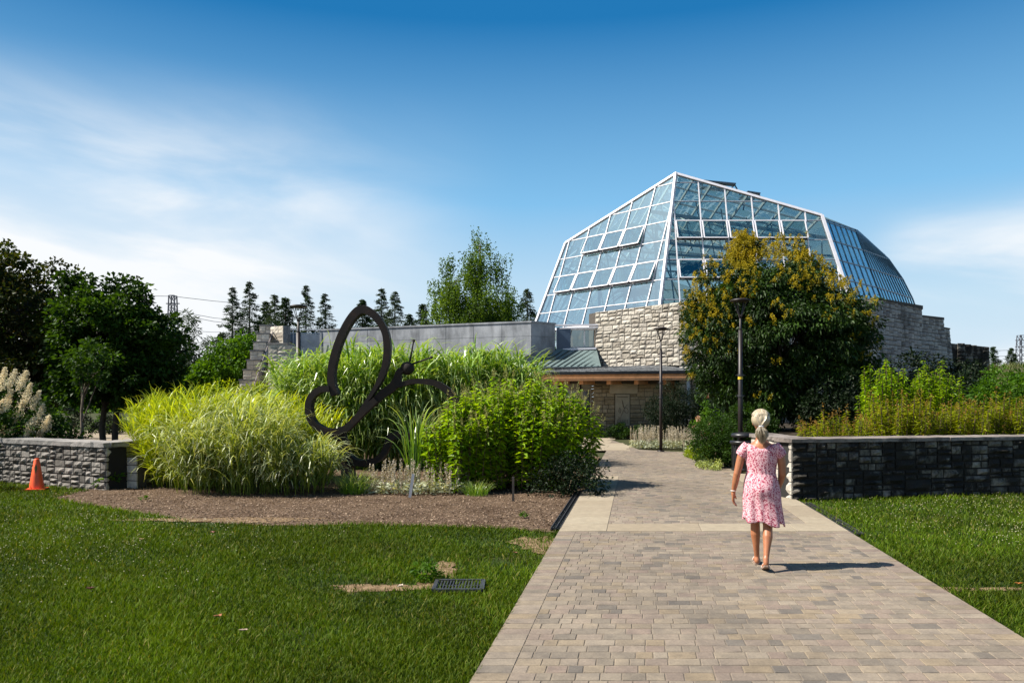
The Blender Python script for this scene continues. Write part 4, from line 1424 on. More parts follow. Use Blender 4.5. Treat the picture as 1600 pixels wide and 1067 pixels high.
ribbon('upper_wing', Z2([(372, 560, 1.1), (352, 480, 1), (360, 380, 1), (395, 262, 1), (445, 160, 1.05), (500, 95, 1.15), (545, 90, 1.15), (600, 130, 1), (645, 200, .95), (660, 275, .95), (655, 370, .9), (628, 460, .75), (590, 530, .55), (545, 600, .5), (505, 660, .5), (470, 710, .6)]), .145, .26)
ribbon('lower_wing', Z2([(345, 525, 1), (290, 530, 1), (240, 575, 1), (228, 640, 1), (250, 710, 1), (310, 755, 1.1), (370, 765, 1.2), (430, 745, 1.1), (480, 700, 1), (540, 640, 1), (600, 585, 1)]), .13, .28, -.02, -.02)
ribbon('body', Z2([(585, 600, .9), (630, 555, 1.1), (680, 520, 1.2), (712, 480, 1.1), (722, 440, .9), (738, 418, .9)]), .145, .2, .03, .0)
ribbon('front_wing', Z2([(705, 505, .9), (745, 497, .75), (800, 484, .75), (870, 484, .9), (940, 500, 1), (1005, 545, 1.1), (1055, 610, 1), (1050, 690, 1), (960, 765, 1), (870, 792, 1.1), (780, 788, 1.1), (705, 782, 1.1), (672, 800, 1), (655, 850, 1), (620, 905, 1), (550, 935, 1), (480, 930, 1), (435, 890, 1), (415, 830, 1), (405, 770, 1)]), .13, .28, .05, .05)
ribbon('post', Z2([(385, 770, 1.6), (410, 850, 1.6), (430, 940, 1.7), (440, 1030, 1.8)]), .15, .2, .1, .1)
mb = MB(); c = P(636.5, 575.5, SY)
mb.lathe([(0, -.10), (.09, -.095), (.135, -.05), (.14, 0), (.135, .05), (.09, .095), (0, .10)], 24)
mb.V = [(v[0] + c.x, v[2] + c.y, v[1] + c.z) for v in mb.V]
child(mb, 'head', M['rust'], sc_, True)
for a, b in (((783, 375), (805, 258)), ((795, 388), (903, 350))):
    mb = MB(); p, q = P(420 + a[0] / 3.556, 460 + a[1] / 3.556, SY), P(420 + b[0] / 3.556, 460 + b[1] / 3.556, SY)
    mb.tube([p, q], [.022, .014], 8)
    mb.tube([q - (q - p).normalized() * .02, q + (q - p).normalized() * .03], .03, 8)
    child(mb, 'antenna', M['rust'], sc_)

# ================================================================= vegetation
M['maple'] = leaf_mat('maple', (.005, .018, .002), (.050, .118, .010), trans=.34, var=.8, vs=.7)  # near-black dark end puts the crown's inner shade into the leaf colour
M['maple_red'] = leaf_mat('maple_red', (.006, .016, .003), (.042, .075, .010), (.07, .045, .012), trans=.3, var=.8, vs=.7)
M['birch'] = leaf_mat('birch', (.028, .075, .007), (.13, .22, .02), trans=.45, var=.7, vs=.35)
M['green'] = leaf_mat('green', (.020, .075, .003), (.10, .21, .010), trans=.42, var=.6, vs=.6)
M['yellow_green'] = leaf_mat('yellow_green', (.12, .20, .004), (.30, .38, .010), trans=.5, var=.4, vs=.8)
M['pine'] = leaf_mat('pine', (.008, .026, .007), (.034, .070, .018), trans=.15, var=.6, vs=.4)
M['larch'] = leaf_mat('larch', (.020, .045, .020), (.055, .085, .035), trans=.2, var=.6, vs=.4)
M['lilac'] = leaf_mat('lilac', (.004, .016, .001), (.036, .085, .005), trans=.22, var=.75, vs=1.1, spec=.3)  # dark end lowered so the leaf colour carries the shade inside the crown
M['yew'] = leaf_mat('yew', (.003, .009, .002), (.010, .024, .005), trans=.12, var=.6, vs=1.0)  # darkest set: shade inside the bushes is put into the colour
M['shrub'] = leaf_mat('shrub', (.07, .17, .003), (.30, .46, .010), trans=.46, var=.45, vs=1.6, rough=.45, spec=.25)
M['astilbe'] = leaf_mat('astilbe', (.13, .18, .004), (.28, .33, .010), trans=.45, var=.5, vs=1.6)
M['zebra'] = leaf_mat('zebra', (.08, .15, .003), (.40, .51, .014), (.48, .52, .05), trans=.42, var=.55, vs=2.2, spec=.4, rough=.4)
M['feather'] = leaf_mat('feather', (.06, .13, .005), (.34, .42, .06), (.74, .76, .50), trans=.34, var=.5, vs=2.0, spec=.5, rough=.4)
M['reed'] = leaf_mat('reed', (.035, .12, .004), (.20, .36, .025), (.52, .62, .26), trans=.36, var=.45, vs=1.2, spec=.7, rough=.32)
M['silver'] = leaf_mat('silver', (.30, .34, .24), (.52, .55, .42), trans=.2, var=.4, vs=3)
M['spike'] = leaf_mat('spike', (.30, .27, .22), (.52, .46, .38), trans=.15, var=.3, vs=3)
M['blossom'] = leaf_mat('blossom', (.24, .19, .006), (.50, .40, .02), trans=.3, var=.5, vs=2, tmul=(1.2, 1.1, .4))
M['cream'] = leaf_mat('cream', (.62, .54, .38), (.82, .76, .60), trans=.35, var=.3, vs=3, tmul=(1.1, 1.05, .9))
M['tip'] = leaf_mat('tip', (.26, .26, .08), (.42, .40, .16), trans=.35, var=.3, vs=3, tmul=(1.1, 1, .8))
M['rusty_tip'] = leaf_mat('rusty_tip', (.22, .12, .02), (.36, .22, .05), trans=.35, var=.3, vs=3, tmul=(1.2, 1, .6))
M['hill'] = leaf_mat('hill', (.07, .10, .03), (.17, .19, .07), trans=.3, var=.5, vs=.5)
M['bark'] = plain('bark', (.035, .026, .020), .9, 0, .4, 8, bmp=.8, bs_scale=30)
M['bark_pale'] = plain('bark_pale', (.12, .09, .07), .9, 0, .4, 8)
M['stem'] = plain('stem', (.09, .06, .03), .8, 0, .3)


def noise3(p, s, seed=0.0):
    x, y, z = p[:, 0] * s + seed, p[:, 1] * s + seed * 1.7, p[:, 2] * s - seed
    return (np.sin(x + 1.7 * np.sin(y * .9)) + np.sin(y * 1.3 + 1.5 * np.sin(z * 1.1)) + np.sin(z * 1.2 + 1.3 * np.sin(x * 1.4))) / 3


def rdir(n):
    v = rng.normal(0, 1, (n, 3)); return unit(v)


def crown(ells, ncl, rc, per, L, W, hole=.25, zmin=-9e9, up=.5, surf=.55, droop=.1, fold=.15):
    """leaf clumps spread through the crown's volume, a few missing so that what is behind shows"""
    B = Leaves()
    vol = np.array([e[3] * e[4] * e[5] for e in ells]); vol = vol / vol.sum()
    idx = rng.choice(len(ells), ncl, p=vol)
    E_ = np.array(ells)[idx]
    d = rdir(ncl); r = rng.random(ncl) ** (1 / 3.0 * surf)
    r *= 1 + .16 * noise3(d, 3.1, idx[0] * 1.3)
    c = E_[:, :3] + d * E_[:, 3:] * r[:, None]
    keep = (noise3(c, 2.2 / max(.4, E_[:, 3:].mean() * .5), 2.0) > -1 + hole) & (c[:, 2] > zmin)
    c = c[keep]; d = d[keep]
    n = len(c)
    rr = rc * rng.uniform(.6, 1.3, n)
    cen = np.repeat(c, per, 0)
    ld = rdir(n * per)
    lr = rng.random(n * per) ** .5
    p = cen + ld * (rr.repeat(per) * lr)[:, None] * np.array([1, 1, .75])
    a = ld + .35 * np.repeat(d, per, 0) + rng.normal(0, .35, (n * per, 3)); a[:, 2] -= droop * 3
    nr = rng.normal(0, .55, (n * per, 3)) + .5 * ld; nr[:, 2] += up
    k = p[:, 2] > zmin
    tone = np.clip(np.repeat(rng.random(n), per) * .55 + rng.random(n * per) * .45, 0, 1)
    B.leaves(p[k], a[k], nr[k], L * rng.uniform(.6, 1.3, k.sum()), W * rng.uniform(.6, 1.3, k.sum()), fold, tone[k], droop)
    return B, c


def trunk_mesh(base, top, r0, tips, nl=10, crook=.15):
    mb = MB()
    base, top = Vector(base), Vector(top)
    pts = [base.lerp(top, t) + Vector((rnd.uniform(-crook, crook), rnd.uniform(-crook, crook), 0)) * (0 if t == 0 else .6) for t in np.linspace(0, 1, 7)]
    mb.tube([pts[0] - Vector((0, 0, .1))] + pts, [r0 * 1.5] + list(np.linspace(r0, r0 * .25, 7)), 9)
    for i in range(nl):
        tip = Vector(tips[rnd.randrange(len(tips))])
        t = rnd.uniform(.3, .9)
        s = base.lerp(top, t); k = int(t * 6); s = pts[k].lerp(pts[min(6, k + 1)], t * 6 - k)
        mid = s.lerp(tip, .5) + Vector((rnd.uniform(-.2, .2), rnd.uniform(-.2, .2), .15 * (tip - s).length * .5))
        rr = r0 * (1 - t * .6) * .5
        mb.tube([s, s.lerp(mid, .5), mid, mid.lerp(tip, .5), tip], [rr, rr * .8, rr * .6, rr * .4, rr * .15], 6)
    return mb


def tree(name, x, y, ells, mat, label, cat='tree', group=None, ncl=260, rc=.45, per=60, L=.16, W=.1, trunk=(.14, None), bark='bark', hole=.25, z0=0, zmin=.2, nl=12, up=.5, surf=.55, droop=.1, stems=1):
    t = empty(name, (x, y, z0), 0, label, cat, group)
    el = [(e[0], e[1], e[2], e[3], e[4], e[5]) for e in ells]
    B, c = crown(el, ncl, rc, per, L, W, hole, zmin, up, surf, droop)
    B.build('crown', M[mat], t)
    ztop = max(e[2] + e[5] * .6 for e in ells)
    if trunk:
        for k in range(stems):
            dx = (k - (stems - 1) / 2) * .35
            mb = trunk_mesh((dx, 0, 0), (dx * 2 + ells[0][0] * .6, ells[0][1] * .6, ztop * .9), trunk[0], [tuple(q) for q in c], nl)
            mb.build('trunk', M[bark], t, True)
    return t


# maples on the left
tree('maple_tree', -16.3, 26.0, [(-.3, 0, 4.6, 2.0, 2.0, 2.3), (-2.0, .2, 4.2, 2.0, 2.0, 2.9), (1.0, -.2, 3.4, 1.4, 1.6, 1.6), (-1.0, .3, 2.5, 3.0, 1.8, 1.0), (-3.4, 0, 3.2, 2.0, 2.0, 2.6)], 'maple_red',
     'large dark maple at the far left edge with reddish shoot tips', ncl=520, rc=.42, per=75, L=.15, W=.13, trunk=(.17, 0), hole=.12, zmin=1.6)
tree('maple_tree', -13.2, 25.2, [(0, 0, 3.6, 1.6, 1.7, 1.7), (1.3, .2, 3.3, 1.1, 1.2, 1.5), (-.9, .1, 4.1, 1.0, 1.2, 1.7), (.5, 0, 4.8, .8, .8, .9), (.2, 0, 2.3, 1.9, 1.6, .8), (1.9, 0, 2.2, .7, .7, .7)], 'maple',
     'rounded dark green maple beside the larger one, above the garden wall end', ncl=430, rc=.38, per=75, L=.14, W=.12, trunk=(.11, 0), hole=.14, zmin=1.45, stems=2)
tree('small_tree', -12.6, 22.3, [(.35, 0, 2.9, .7, .6, .6), (1.0, .1, 2.5, .5, .5, .4)], 'maple', 'small crooked tree with bare pale limbs under the maples', ncl=24, rc=.26, per=45, L=.15, W=.08, trunk=(.06, 0), bark='bark_pale', zmin=1.2, nl=9)
tree('maple_tree', -20.5, 31.0, [(0, 0, 3.4, 3.2, 2.2, 2.7)], 'maple', 'dark maple standing behind the two front maples', ncl=230, rc=.55, per=60, L=.2, W=.17, trunk=(.15, 0), hole=.05, zmin=1.5)
# bright tree right of the maples and the thin larch
tree('thin_larch', -25.5, 60, [(0, 0, 6.6, 1.3, 1.3, 2.0), (.2, 0, 3.6, 2.0, 1.8, 2.0), (-.6, 0, 5.2, 1.5, 1.5, 1.7)], 'larch', 'thin grey green larch with ragged top beside the pylon', ncl=150, rc=.42, per=40, L=.3, W=.09, trunk=(.13, 0), hole=.4, nl=24, z0=0)
tree('bushy_tree', -25.2, 52, [(0, 0, 5.6, 1.7, 1.7, 2.0), (-1.0, 0, 3.6, 2.2, 2, 2.0)], 'green', 'mid green tree rising between the maples and the pylon', ncl=150, rc=.5, per=55, L=.28, W=.18, trunk=(.15, 0), hole=.2)
tree('bushy_tree', -17.6, 48, [(0, 0, 3.6, 1.9, 1.8, 1.9), (1.2, 0, 4.6, 1.2, 1.3, 1.2), (-1.2, 0, 2.4, 1.8, 1.6, 1.5), (.4, 0, 1.8, 2.3, 1.6, 1.4)], 'green', 'full light green tree against the left side of the stone stair', ncl=330, rc=.45, per=60, L=.22, W=.15, trunk=(.16, 0), hole=.12)
tree('dark_spruce_bush', -20.2, 52, [(0, 0, 3.6, 1.0, 1.0, 2.4), (.3, 0, 1.8, 1.5, 1.4, 1.5)], 'pine', 'narrow dark evergreen left of the light green stair-side tree', 'tree', ncl=90, rc=.4, per=50, L=.3, W=.06, trunk=(.12, 0))
# weeping birch
BT = empty('birch_tree', (-2.85, 60, 0), 0, 'tall airy weeping birch rising behind the grey wall', 'tree')
BT.scale = (1.12, 1.0, 1.04)
ells = [(0, 0, 6.5, 3.5, 2.6, 2.4), (.1, 0, 9.2, 2.9, 2.3, 2.6), (.1, 0, 12.6, 1.0, 1.0, 2.2), (-2.0, 0, 9.3, 1.5, 1.3, 2.0), (2.0, 0, 8.2, 1.4, 1.3, 1.8), (-2.0, 0, 12.0, .45, .3, 1.0), (1.5, 0, 12.0, .7, .5, 1.2)]
c_all = []
B = Leaves()
for e, n in zip(ells, (230, 190, 46, 70, 66, 8, 12)):
    d = rdir(n); r = rng.random(n) ** .4
    c = np.array(e[:3]) + d * np.array(e[3:]) * r[:, None]
    c_all += [tuple(q) for q in c]
    for q in c:
        m = 75
        s = rng.random(m) ** .8
        k = rng.integers(0, 5, m)
        off = rng.normal(0, .22, (5, 2))[k] if True else 0
        p = np.stack([q[0] + off[:, 0] + rng.normal(0, .07, m), q[1] + off[:, 1] + rng.normal(0, .07, m), q[2] + .3 - s * 1.3 * (1 + .3 * np.sin(k))], 1)
        a = rng.normal(0, .5, (m, 3)); a[:, 2] -= .8
        B.leaves(p, a, rdir(m), rng.uniform(.10, .19, m), rng.uniform(.07, .12, m), .1, np.clip(rng.random() * .5 + rng.random(m) * .5, 0, 1))
B.build('crown', M['birch'], BT)
trunk_mesh((0, 0, 0), (.25, 0, 13.5), .16, c_all, 40, .25).build('trunk', M['bark_pale'], BT, True)
# darker low bush mass in front of it
tree('bushy_tree', 2.0, 58, [(0, 0, 5.2, 2.0, 1.6, 2.0), (-2, 0, 4.8, 1.6, 1.5, 1.4)], 'green', 'dark round bush crown just right of the birch foot behind the wall', ncl=110, rc=.5, per=50, L=.25, W=.16, trunk=(.12, 0))


# conifers
def conifer_mesh(h, w, seed, ragged=.3, low=.12):
    r = np.random.default_rng(seed)
    B = Leaves(); mb = MB()
    mb.tube([(0, 0, 0), (0, 0, h * .6), (0, 0, h)], [.16, .09, .015], 7)
    nb = int(230 * (1 - low))
    for k in range(nb):
        t = low + (1 - low) * ((k + r.random()) / nb) ** .78
        t = min(t, .985); z = h * t
        rad = w * (1 - t) ** .9 * r.uniform(.6, 1.0) + .06
        if r.random() < .10: rad *= 1.3
        a = r.uniform(0, 2 * PI)
        L_ = rad
        m = int(24 + 42 * L_)
        s = r.random(m) ** .65
        up_ = r.uniform(-.05, .25)
        dr = (.30 - up_) * L_ * s ** 1.3
        base = np.stack([np.cos(a) * L_ * s, np.sin(a) * L_ * s, z - dr], 1)
        sp = .16 * L_ * (1 - s) + .06
        off = r.normal(0, 1, (m, 3)) * np.stack([sp, sp, sp * .45], 1)
        ax = np.stack([np.cos(a) + r.normal(0, .8, m), np.sin(a) + r.normal(0, .8, m), r.normal(-.3, .4, m)], 1)
        B.leaves(base + off, ax, r.normal(0, .6, (m, 3)) + np.array([0, 0, .7]), r.uniform(.16, .30, m) * (1 - .35 * t), r.uniform(.05, .09, m), .1, np.clip(.5 + r.normal(0, .3, m), 0, 1))
    return B, mb


con = []
for i, (h, w, s, rg) in enumerate(((13, 4.3, 5, .35), (12, 4.6, 6, .3), (9, 3.9, 9, .25))):
    t = empty('spruce_tree', (0, 0, 0))
    B, mb = conifer_mesh(h, w, s, rg)
    B.build('crown', M['pine'] if i != 1 else M['larch'], t); mb.build('trunk', M['bark'], t, True)
    con.append((t, h))
spots = [(363, 447, 85, 0, 'dark spruce left of the tall pair, above the light green tree'), (390, 438, 88, 0, 'tallest of the spruces above the stone stair'), (429, 459, 95, 1, 'soft grey green spruce above the top of the stair'),
         (446, 464, 92, 2, 'small spruce just left of the grass-side lamp post'), (478, 444, 90, 0, 'broad dark spruce right behind the lamp post head'), (508, 457, 92, 0, 'slender spruce right of the lamp post head'),
         (566, 467, 98, 2, 'spruce seen inside the sculpture\'s upper loop'), (596, 449, 96, 0, 'thin tall spruce just right of the sculpture\'s upper loop'), (617, 454, 94, 1, 'fuller spruce beside the thin one above the grey wall'),
         (661, 474, 100, 2, 'low lone spruce left of the birch'), (824, 450, 75, 1, 'spruce between the birch and the glass building'), (416, 470, 100, 2, 'low spruce hidden between the stair-top spruces'),
         (1552, 541, 90, 2, 'small far spruce at the end of the dark wall'), (1580, 543, 110, 2, 'tiny far spruce by the distant pylon on the right'), (345, 520, 70, 1, 'drooping dark spruce left of the light green tree'), (640, 490, 105, 2, 'half hidden spruce near the low lone one')]
used = set()
for i, (px, py, Y, k, lab) in enumerate(spots):
    src, h = con[k]
    top = P(px, py, Y)
    if k in used:
        t = src.copy(); scene.collection.objects.link(t)
        for ch in list(src.children):
            c2_ = ch.copy(); scene.collection.objects.link(c2_); c2_.parent = t
    else:
        t = src; used.add(k)
    sc = top.z / h
    t.location = (top.x, Y, 0); t.rotation_euler = (0, 0, i * 1.7); t.scale = (max(sc, .75) if sc < 1.2 else sc,) * 2 + (sc,)
    tag(t, lab, 'spruce', 'spruces on the skyline')

# lattice pylons with wires
def pylon(px, py, Y, lab, w=3.2):
    top = P(px, py, Y); h = top.z
    t = empty('power_pylon', (top.x, Y, 0), 0, lab, 'pylon')
    mb = MB(); n = 9
    def c(i): return w * (1 - .55 * i / n) / 2
    for i in range(n):
        z0, z1 = h * i / n, h * (i + 1) / n
        a, b = c(i), c(i + 1)
        for (sx, sy) in ((1, 1), (1, -1), (-1, 1), (-1, -1)): mb.beam((a * sx, a * sy, z0), (b * sx, b * sy, z1), .22, .22)
        for s in (1, -1):
            mb.beam((-a, s * a, z0), (b, s * b, z1), .12, .12); mb.beam((a, s * a, z0), (-b, s * b, z1), .12, .12)
            mb.beam((-b, s * b, z1), (b, s * b, z1), .14, .14)
    for z in (h * .84, h * .93): mb.beam((-w * .55, 0, z), (w * .55, 0, z), .2, .2)
    mb.build('lattice', M['pylon'], t)
    return t


M['pylon'] = plain('pylon', (.10, .10, .12), .7)
pylon(270, 462, 170, 'lattice power pylon above the trees on the left', 2.7)
pylon(1595, 524, 260, 'far lattice power pylon at the right edge of the view', 3.5)
for (a, b, Ya, Yb, lab, g_) in (((270, 463), (470, 478), 170, 230, 'top power line running right from the left pylon', 0), ((272, 484), (380, 500), 170, 230, 'second power line from the left pylon', 0), ((272, 489), (380, 506), 170, 230, 'third power line from the left pylon', 0),
                        ((-300, 440), (270, 463), 120, 170, 'power line arriving at the left pylon from the left', 0), ((275, 508), (345, 519), 170, 230, 'lowest power line beside the left pylon', 0), ((1500, 549), (1700, 538), 230, 260, 'power line crossing the sky to the right pylon', 0), ((1500, 556), (1700, 551), 230, 260, 'lower power line crossing to the right pylon', 0)):
    p, q = P(*a, Ya), P(*b, Yb); mb = MB()
    mb.tube([p, p.lerp(q, .25) - Vector((0, 0, .4)), p.lerp(q, .5) - Vector((0, 0, .6)), p.lerp(q, .75) - Vector((0, 0, .4)), q], .07, 4)
    o = mb.build('power_line', M['pylon']); tag(o, lab, 'power line')

# far woods closing the horizon, low hedge, far car park strip
B = Leaves()
for (x0, x1, y, h, n) in ((-150, -34, 120, 7.5, 500), (-36, 10, 130, 7, 200), (30, 140, 150, 6.0, 380)):
    cx = rng.uniform(x0, x1, n); cz = rng.random(n) * h * (.7 + .3 * np.sin(cx * .35) * np.sin(cx * .12 + 1))
    per = 34
    p = np.repeat(np.stack([cx, np.full(n, y) + rng.normal(0, 3, n), cz], 1), per, 0) + rng.normal(0, 1.1, (n * per, 3))
    B.leaves(p, rdir(n * per), rdir(n * per), rng.uniform(.6, 1.3, n * per), rng.uniform(.5, .9, n * per), .1, np.clip(np.repeat(rng.random(n), per) + rng.normal(0, .15, n * per), 0, 1))
tag(B.build('far_woods', M['green']), 'distant belt of trees along the horizon', 'woods', kind='stuff')
sheet('pavement', [(-32, 31), (-13, 33), (-15, 47), (-40, 47)], -.03, M['slab'])
sheet('lawn', [(-60, 50), (-14, 50), (-14, 110), (-60, 110)], -.03, M['ground'])


def bush(name, x, y, z0, rx, ry, h, mat, label, cat='bush', n=90, per=60, L=.09, W=.05, rc=.22, group=None, up=.4, hole=.1, droop=.05, stems=True, surf=.4):
    t = empty(name, (x, y, z0), 0, label, cat, group)
    B, c = crown([(0, 0, h * .5, rx, ry, h * .5), (rx * .3, 0, h * .38, rx * .7, ry * .8, h * .4), (-rx * .3, 0, h * .38, rx * .7, ry * .8, h * .42)], n, rc, per, L, W, hole, .02, up, surf, droop)
    B.build('foliage', M[mat], t)
    if stems:
        mb = MB()
        for i in range(9):
            a = rnd.uniform(0, 2 * PI); q = Vector(c[rnd.randrange(len(c))])
            mb.tube([(rnd.uniform(-.15, .15) * rx, rnd.uniform(-.15, .15) * ry, 0), Vector((q.x * .4, q.y * .4, q.z * .5)), q], [.022, .015, .006], 5)
        mb.build('stems', M['stem'], t)
    return t


bush('clipped_hedge', -22.5, 42.5, 0, 1.6, .5, .8, 'green', 'low clipped hedge across the pavement beyond the maple trunks', 'hedge', 60, 40, .09, .06, .25)
bush('round_bush', -21.3, 41, 0, .7, .6, 1.1, 'yew', 'dark round bush seen between the maple trunks', 'bush', 50, 50, .08, .05)
bush('round_bush', -12.6, 20.2, 0, .9, .7, 1.45, 'green', 'leafy green bush behind the grey wall left of the maple trunks', 'bush', 80, 60, .08, .05)
bush('round_bush', -20.8, 36, 0, 1.4, .8, 1.4, 'yew', 'dark bush at the pavement edge behind the crooked tree', 'bush', 60, 50, .1, .07)
bush('yellow_shrub', -9.8, 24.5, 0, 1.0, .8, 2.2, 'yellow_green', 'bright yellow green shrub with open top right of the maples', 'bush', 90, 60, .10, .06, .2)
bush('yellow_shrub', -10.6, 30.5, 0, 1.9, 1.2, 2.5, 'yellow_green', 'broad yellow green shrub in front of the foot of the stone stair', 'bush', 120, 60, .10, .06, .28)
bush('yellow_shrub', -7.55, 22.3, 0, 1.0, .8, 2.15, 'yellow_green', 'loose yellow green shrub between zebra grass and stair', 'bush', 110, 60, .10, .06, .2, hole=.2)
bush('round_bush', -12.2, 31.5, 0, 1.5, 1.2, 2.3, 'green', 'green bush behind the yellow shrubs left of the stair', 'bush', 90, 55, .11, .07, .3)
bush('dark_shrub', -10.9, 14.6, 0, .8, .7, 1.15, 'yew', 'dark shrub at the very left in front of the grey wall', 'bush', 70, 60, .06, .04)
# goat's beard with plumes
gb = empty('goats_beard', (-11.6, 17.6, 0), 0, 'shrub with large cream flower plumes above the left end of the grey wall', 'flowering shrub')
B, c = crown([(0, 0, 1.1, 1.2, .8, 1.0), (.6, 0, .8, 1.0, .7, .8)], 130, .25, 60, .11, .06, .05, .05); B.build('foliage', M['maple'], gb)
B = Leaves()
for (px, py, ln) in ((8, 575, .42), (25, 578, .38), (42, 580, .36), (48, 600, .4), (62, 612, .34), (18, 610, .42), (35, 628, .4), (68, 632, .33), (5, 625, .4), (78, 650, .3), (55, 652, .34), (30, 655, .4), (8, 665, .35), (66, 668, .28), (-20, 590, .4), (-35, 620, .4), (44, 672, .3)):
    q = P(px, py, 17.3 + rnd.uniform(-.3, .5)) - Vector((-11.6, 17.6, 0))
    ax = np.array([.42 + rnd.uniform(-.15, .15), rnd.uniform(-.2, .2), 1.0]); ax /= np.linalg.norm(ax)
    m = 700; ln *= 1.25; s = rng.random(m)
    p = np.array(q) - ax * (s * ln)[:, None] + rng.normal(0, 1, (m, 3)) * (.012 + .055 * s ** .8 * np.minimum(1, (1 - s) * 5))[:, None]
    B.leaves(p, rdir(m) + ax * .8, rdir(m), rng.uniform(.018, .04, m), rng.uniform(.014, .03, m), .1)
B.build('plumes', M['cream'], gb)


# ---- ornamental grasses
def grass_clump(name, x, y, rx, ry, n, L, W, mat, label, th0=(.02, .35), th1=(.6, 1.9), K=6, k=2.0, group=None, z0=-.02, cat='ornamental grass', out=.8, stalks=0, twist=.6, Lvar=.25, zin=.75):
    t = empty(name, (x, y, z0), 0, label, cat, group)
    a = rng.uniform(0, 2 * PI, n); r = rng.random(n) ** .5
    px_, py_ = np.cos(a) * r * rx, np.sin(a) * r * ry
    az = np.where(rng.random(n) < out, a + rng.normal(0, .7, n), rng.uniform(0, 2 * PI, n))
    Ls = L * (1 - Lvar * rng.random(n)) * (1 - .12 * r ** 2)
    t0 = rng.uniform(th0[0], th0[1], n) * (.35 + .9 * r); t1 = rng.uniform(th1[0], th1[1], n)
    B = Leaves()
    h = rng.random(n) ** .8 * zin   # leaves spring from points up the culms, not only the ground
    zb = h * L * .62
    lean = t0 * .5
    base = np.stack([px_ + np.cos(az) * zb * np.tan(lean), py_ + np.sin(az) * zb * np.tan(lean), zb], 1)
    B.blades(base, az, Ls * (1 - .55 * h), W * rng.uniform(.6, 1.2, n), t0, t1, K, k, twist=twist)
    if stalks:
        a2 = rng.uniform(0, 2 * PI, stalks); r2 = rng.random(stalks) ** .5
        B.blades(np.stack([np.cos(a2) * r2 * rx, np.sin(a2) * r2 * ry, np.zeros(stalks)], 1), a2, L * rng.uniform(.55, .85, stalks), W * .8, .12 * r2, .12, 4, 1.5)
    B.build('blades', M[mat], t)
    return t


def culm_grass(name, x, y, rx, ry, n, H, per, leafL, W, mat, label, group=None, lean=.22, th0=(.25, .8), th1=(.5, 2.0), zlo=.1, cat='ornamental grass', dome=.18, wild=.12, droop_tip=0):
    """upright culms that each carry arching leaves up their length"""
    t = empty(name, (x, y, -.02), 0, label, cat, group)
    a = rng.uniform(0, 2 * PI, n); r = rng.random(n) ** .5
    bx, by = np.cos(a) * r * rx, np.sin(a) * r * ry
    Hc = H * (1 - dome * r ** 2) * rng.uniform(.72, 1.05, n)
    le = lean * (.25 + r) * rng.uniform(.4, 1.5, n); la = a + rng.normal(0, .6, n)
    B = Leaves()
    B.blades(np.stack([bx, by, np.zeros(n)], 1), la, Hc * .96, W * .55, le * .4, le * .9, 4, 1.3, tone=rng.random(n) * .5)
    k = np.repeat(np.arange(n), per); m = len(k)
    s = zlo + (1 - zlo) * rng.random(m) ** .8
    s = np.clip(s, 0, .97)
    ls = le[k] * (.4 + .45 * s)
    hh = Hc[k] * s
    base = np.stack([bx[k] + np.cos(la[k]) * hh * np.sin(ls), by[k] + np.sin(la[k]) * hh * np.sin(ls), hh * np.cos(ls)], 1)
    az = np.where(rng.random(m) < .45, la[k] + rng.normal(0, .8, m), rng.uniform(0, 2 * PI, m))
    L_ = leafL * rng.uniform(.55, 1.2, m) * (.75 + .35 * np.sin(s * PI))
    t0 = rng.uniform(th0[0], th0[1], m) * (1.15 - .55 * s); t1 = rng.uniform(th1[0], th1[1], m)
    wild_ = rng.random(m) < wild
    t1 = np.where(wild_, t1 + .9, t1)
    B.blades(base, az, L_, W * rng.uniform(.6, 1.25, m), t0, t1, 5, 1.5, twist=.7, tone=np.clip(.25 + .45 * s + rng.normal(0, .22, m), 0, 1))
    B.build('blades', M[mat], t)
    return t


culm_grass('zebra_grass', -6.4, 15.9, 1.0, .8, 560, 1.95, 18, .50, .024, 'zebra', 'wide mound of fine yellow green grass at the left of the bed', lean=.38, th0=(.2, 1.15), th1=(.1, 1.5))
culm_grass('zebra_grass', -5.5, 17.0, 1.0, .7, 380, 1.85, 16, .50, .024, 'zebra', 'smaller yellow green grass mound behind the pale feathery grass', lean=.4, th0=(.2, 1.15), th1=(.1, 1.5))
for i, (x, y, n, H, lab) in enumerate(((-5.75, 14.6, 70, 1.4, 'pale drooping grass clump at the left front of the bed'), (-4.98, 14.5, 110, 1.62, 'pale feathery grass clump in the middle of the front row'), (-4.05, 14.5, 70, .92, 'pale feathery grass clump in front of the sculpture\'s lower wing'),
                                       (-5.5, 15.4, 120, 1.8, 'pale grass clump behind the two front ones'))):
    culm_grass('feather_grass', x, y, .60, .48, n, H, 15, .75, .026, 'feather', lab, 'pale feathery grasses in the bed', lean=.32, th0=(.12, .6), th1=(1.0, 3.0), wild=.3)
for i, (x, y, n, H, rx, lab) in enumerate(((-5.1, 20.6, 230, 2.85, .75, 'leftmost clump of the tall green grass, under the lamp post'), (-4.0, 20.2, 270, 3.0, .9, 'tall green grass clump seen through the sculpture\'s big loop'), (-2.8, 20.3, 270, 3.05, .9, 'tall green grass clump behind the sculpture\'s head'),
                                           (-1.6, 20.6, 250, 3.0, .85, 'tall green grass clump behind the left half of the leafy shrub'), (-.45, 21.0, 230, 2.95, .8, 'rightmost clump of the tall green grass near the copper roof'))):
    culm_grass('tall_grass', x, y, rx, .8, n, H, 14, 1.15, .055, 'reed', lab, 'tall green grasses behind the sculpture', lean=.20, th0=(.12, .6), th1=(1.0, 3.0), wild=.35, dome=.10)
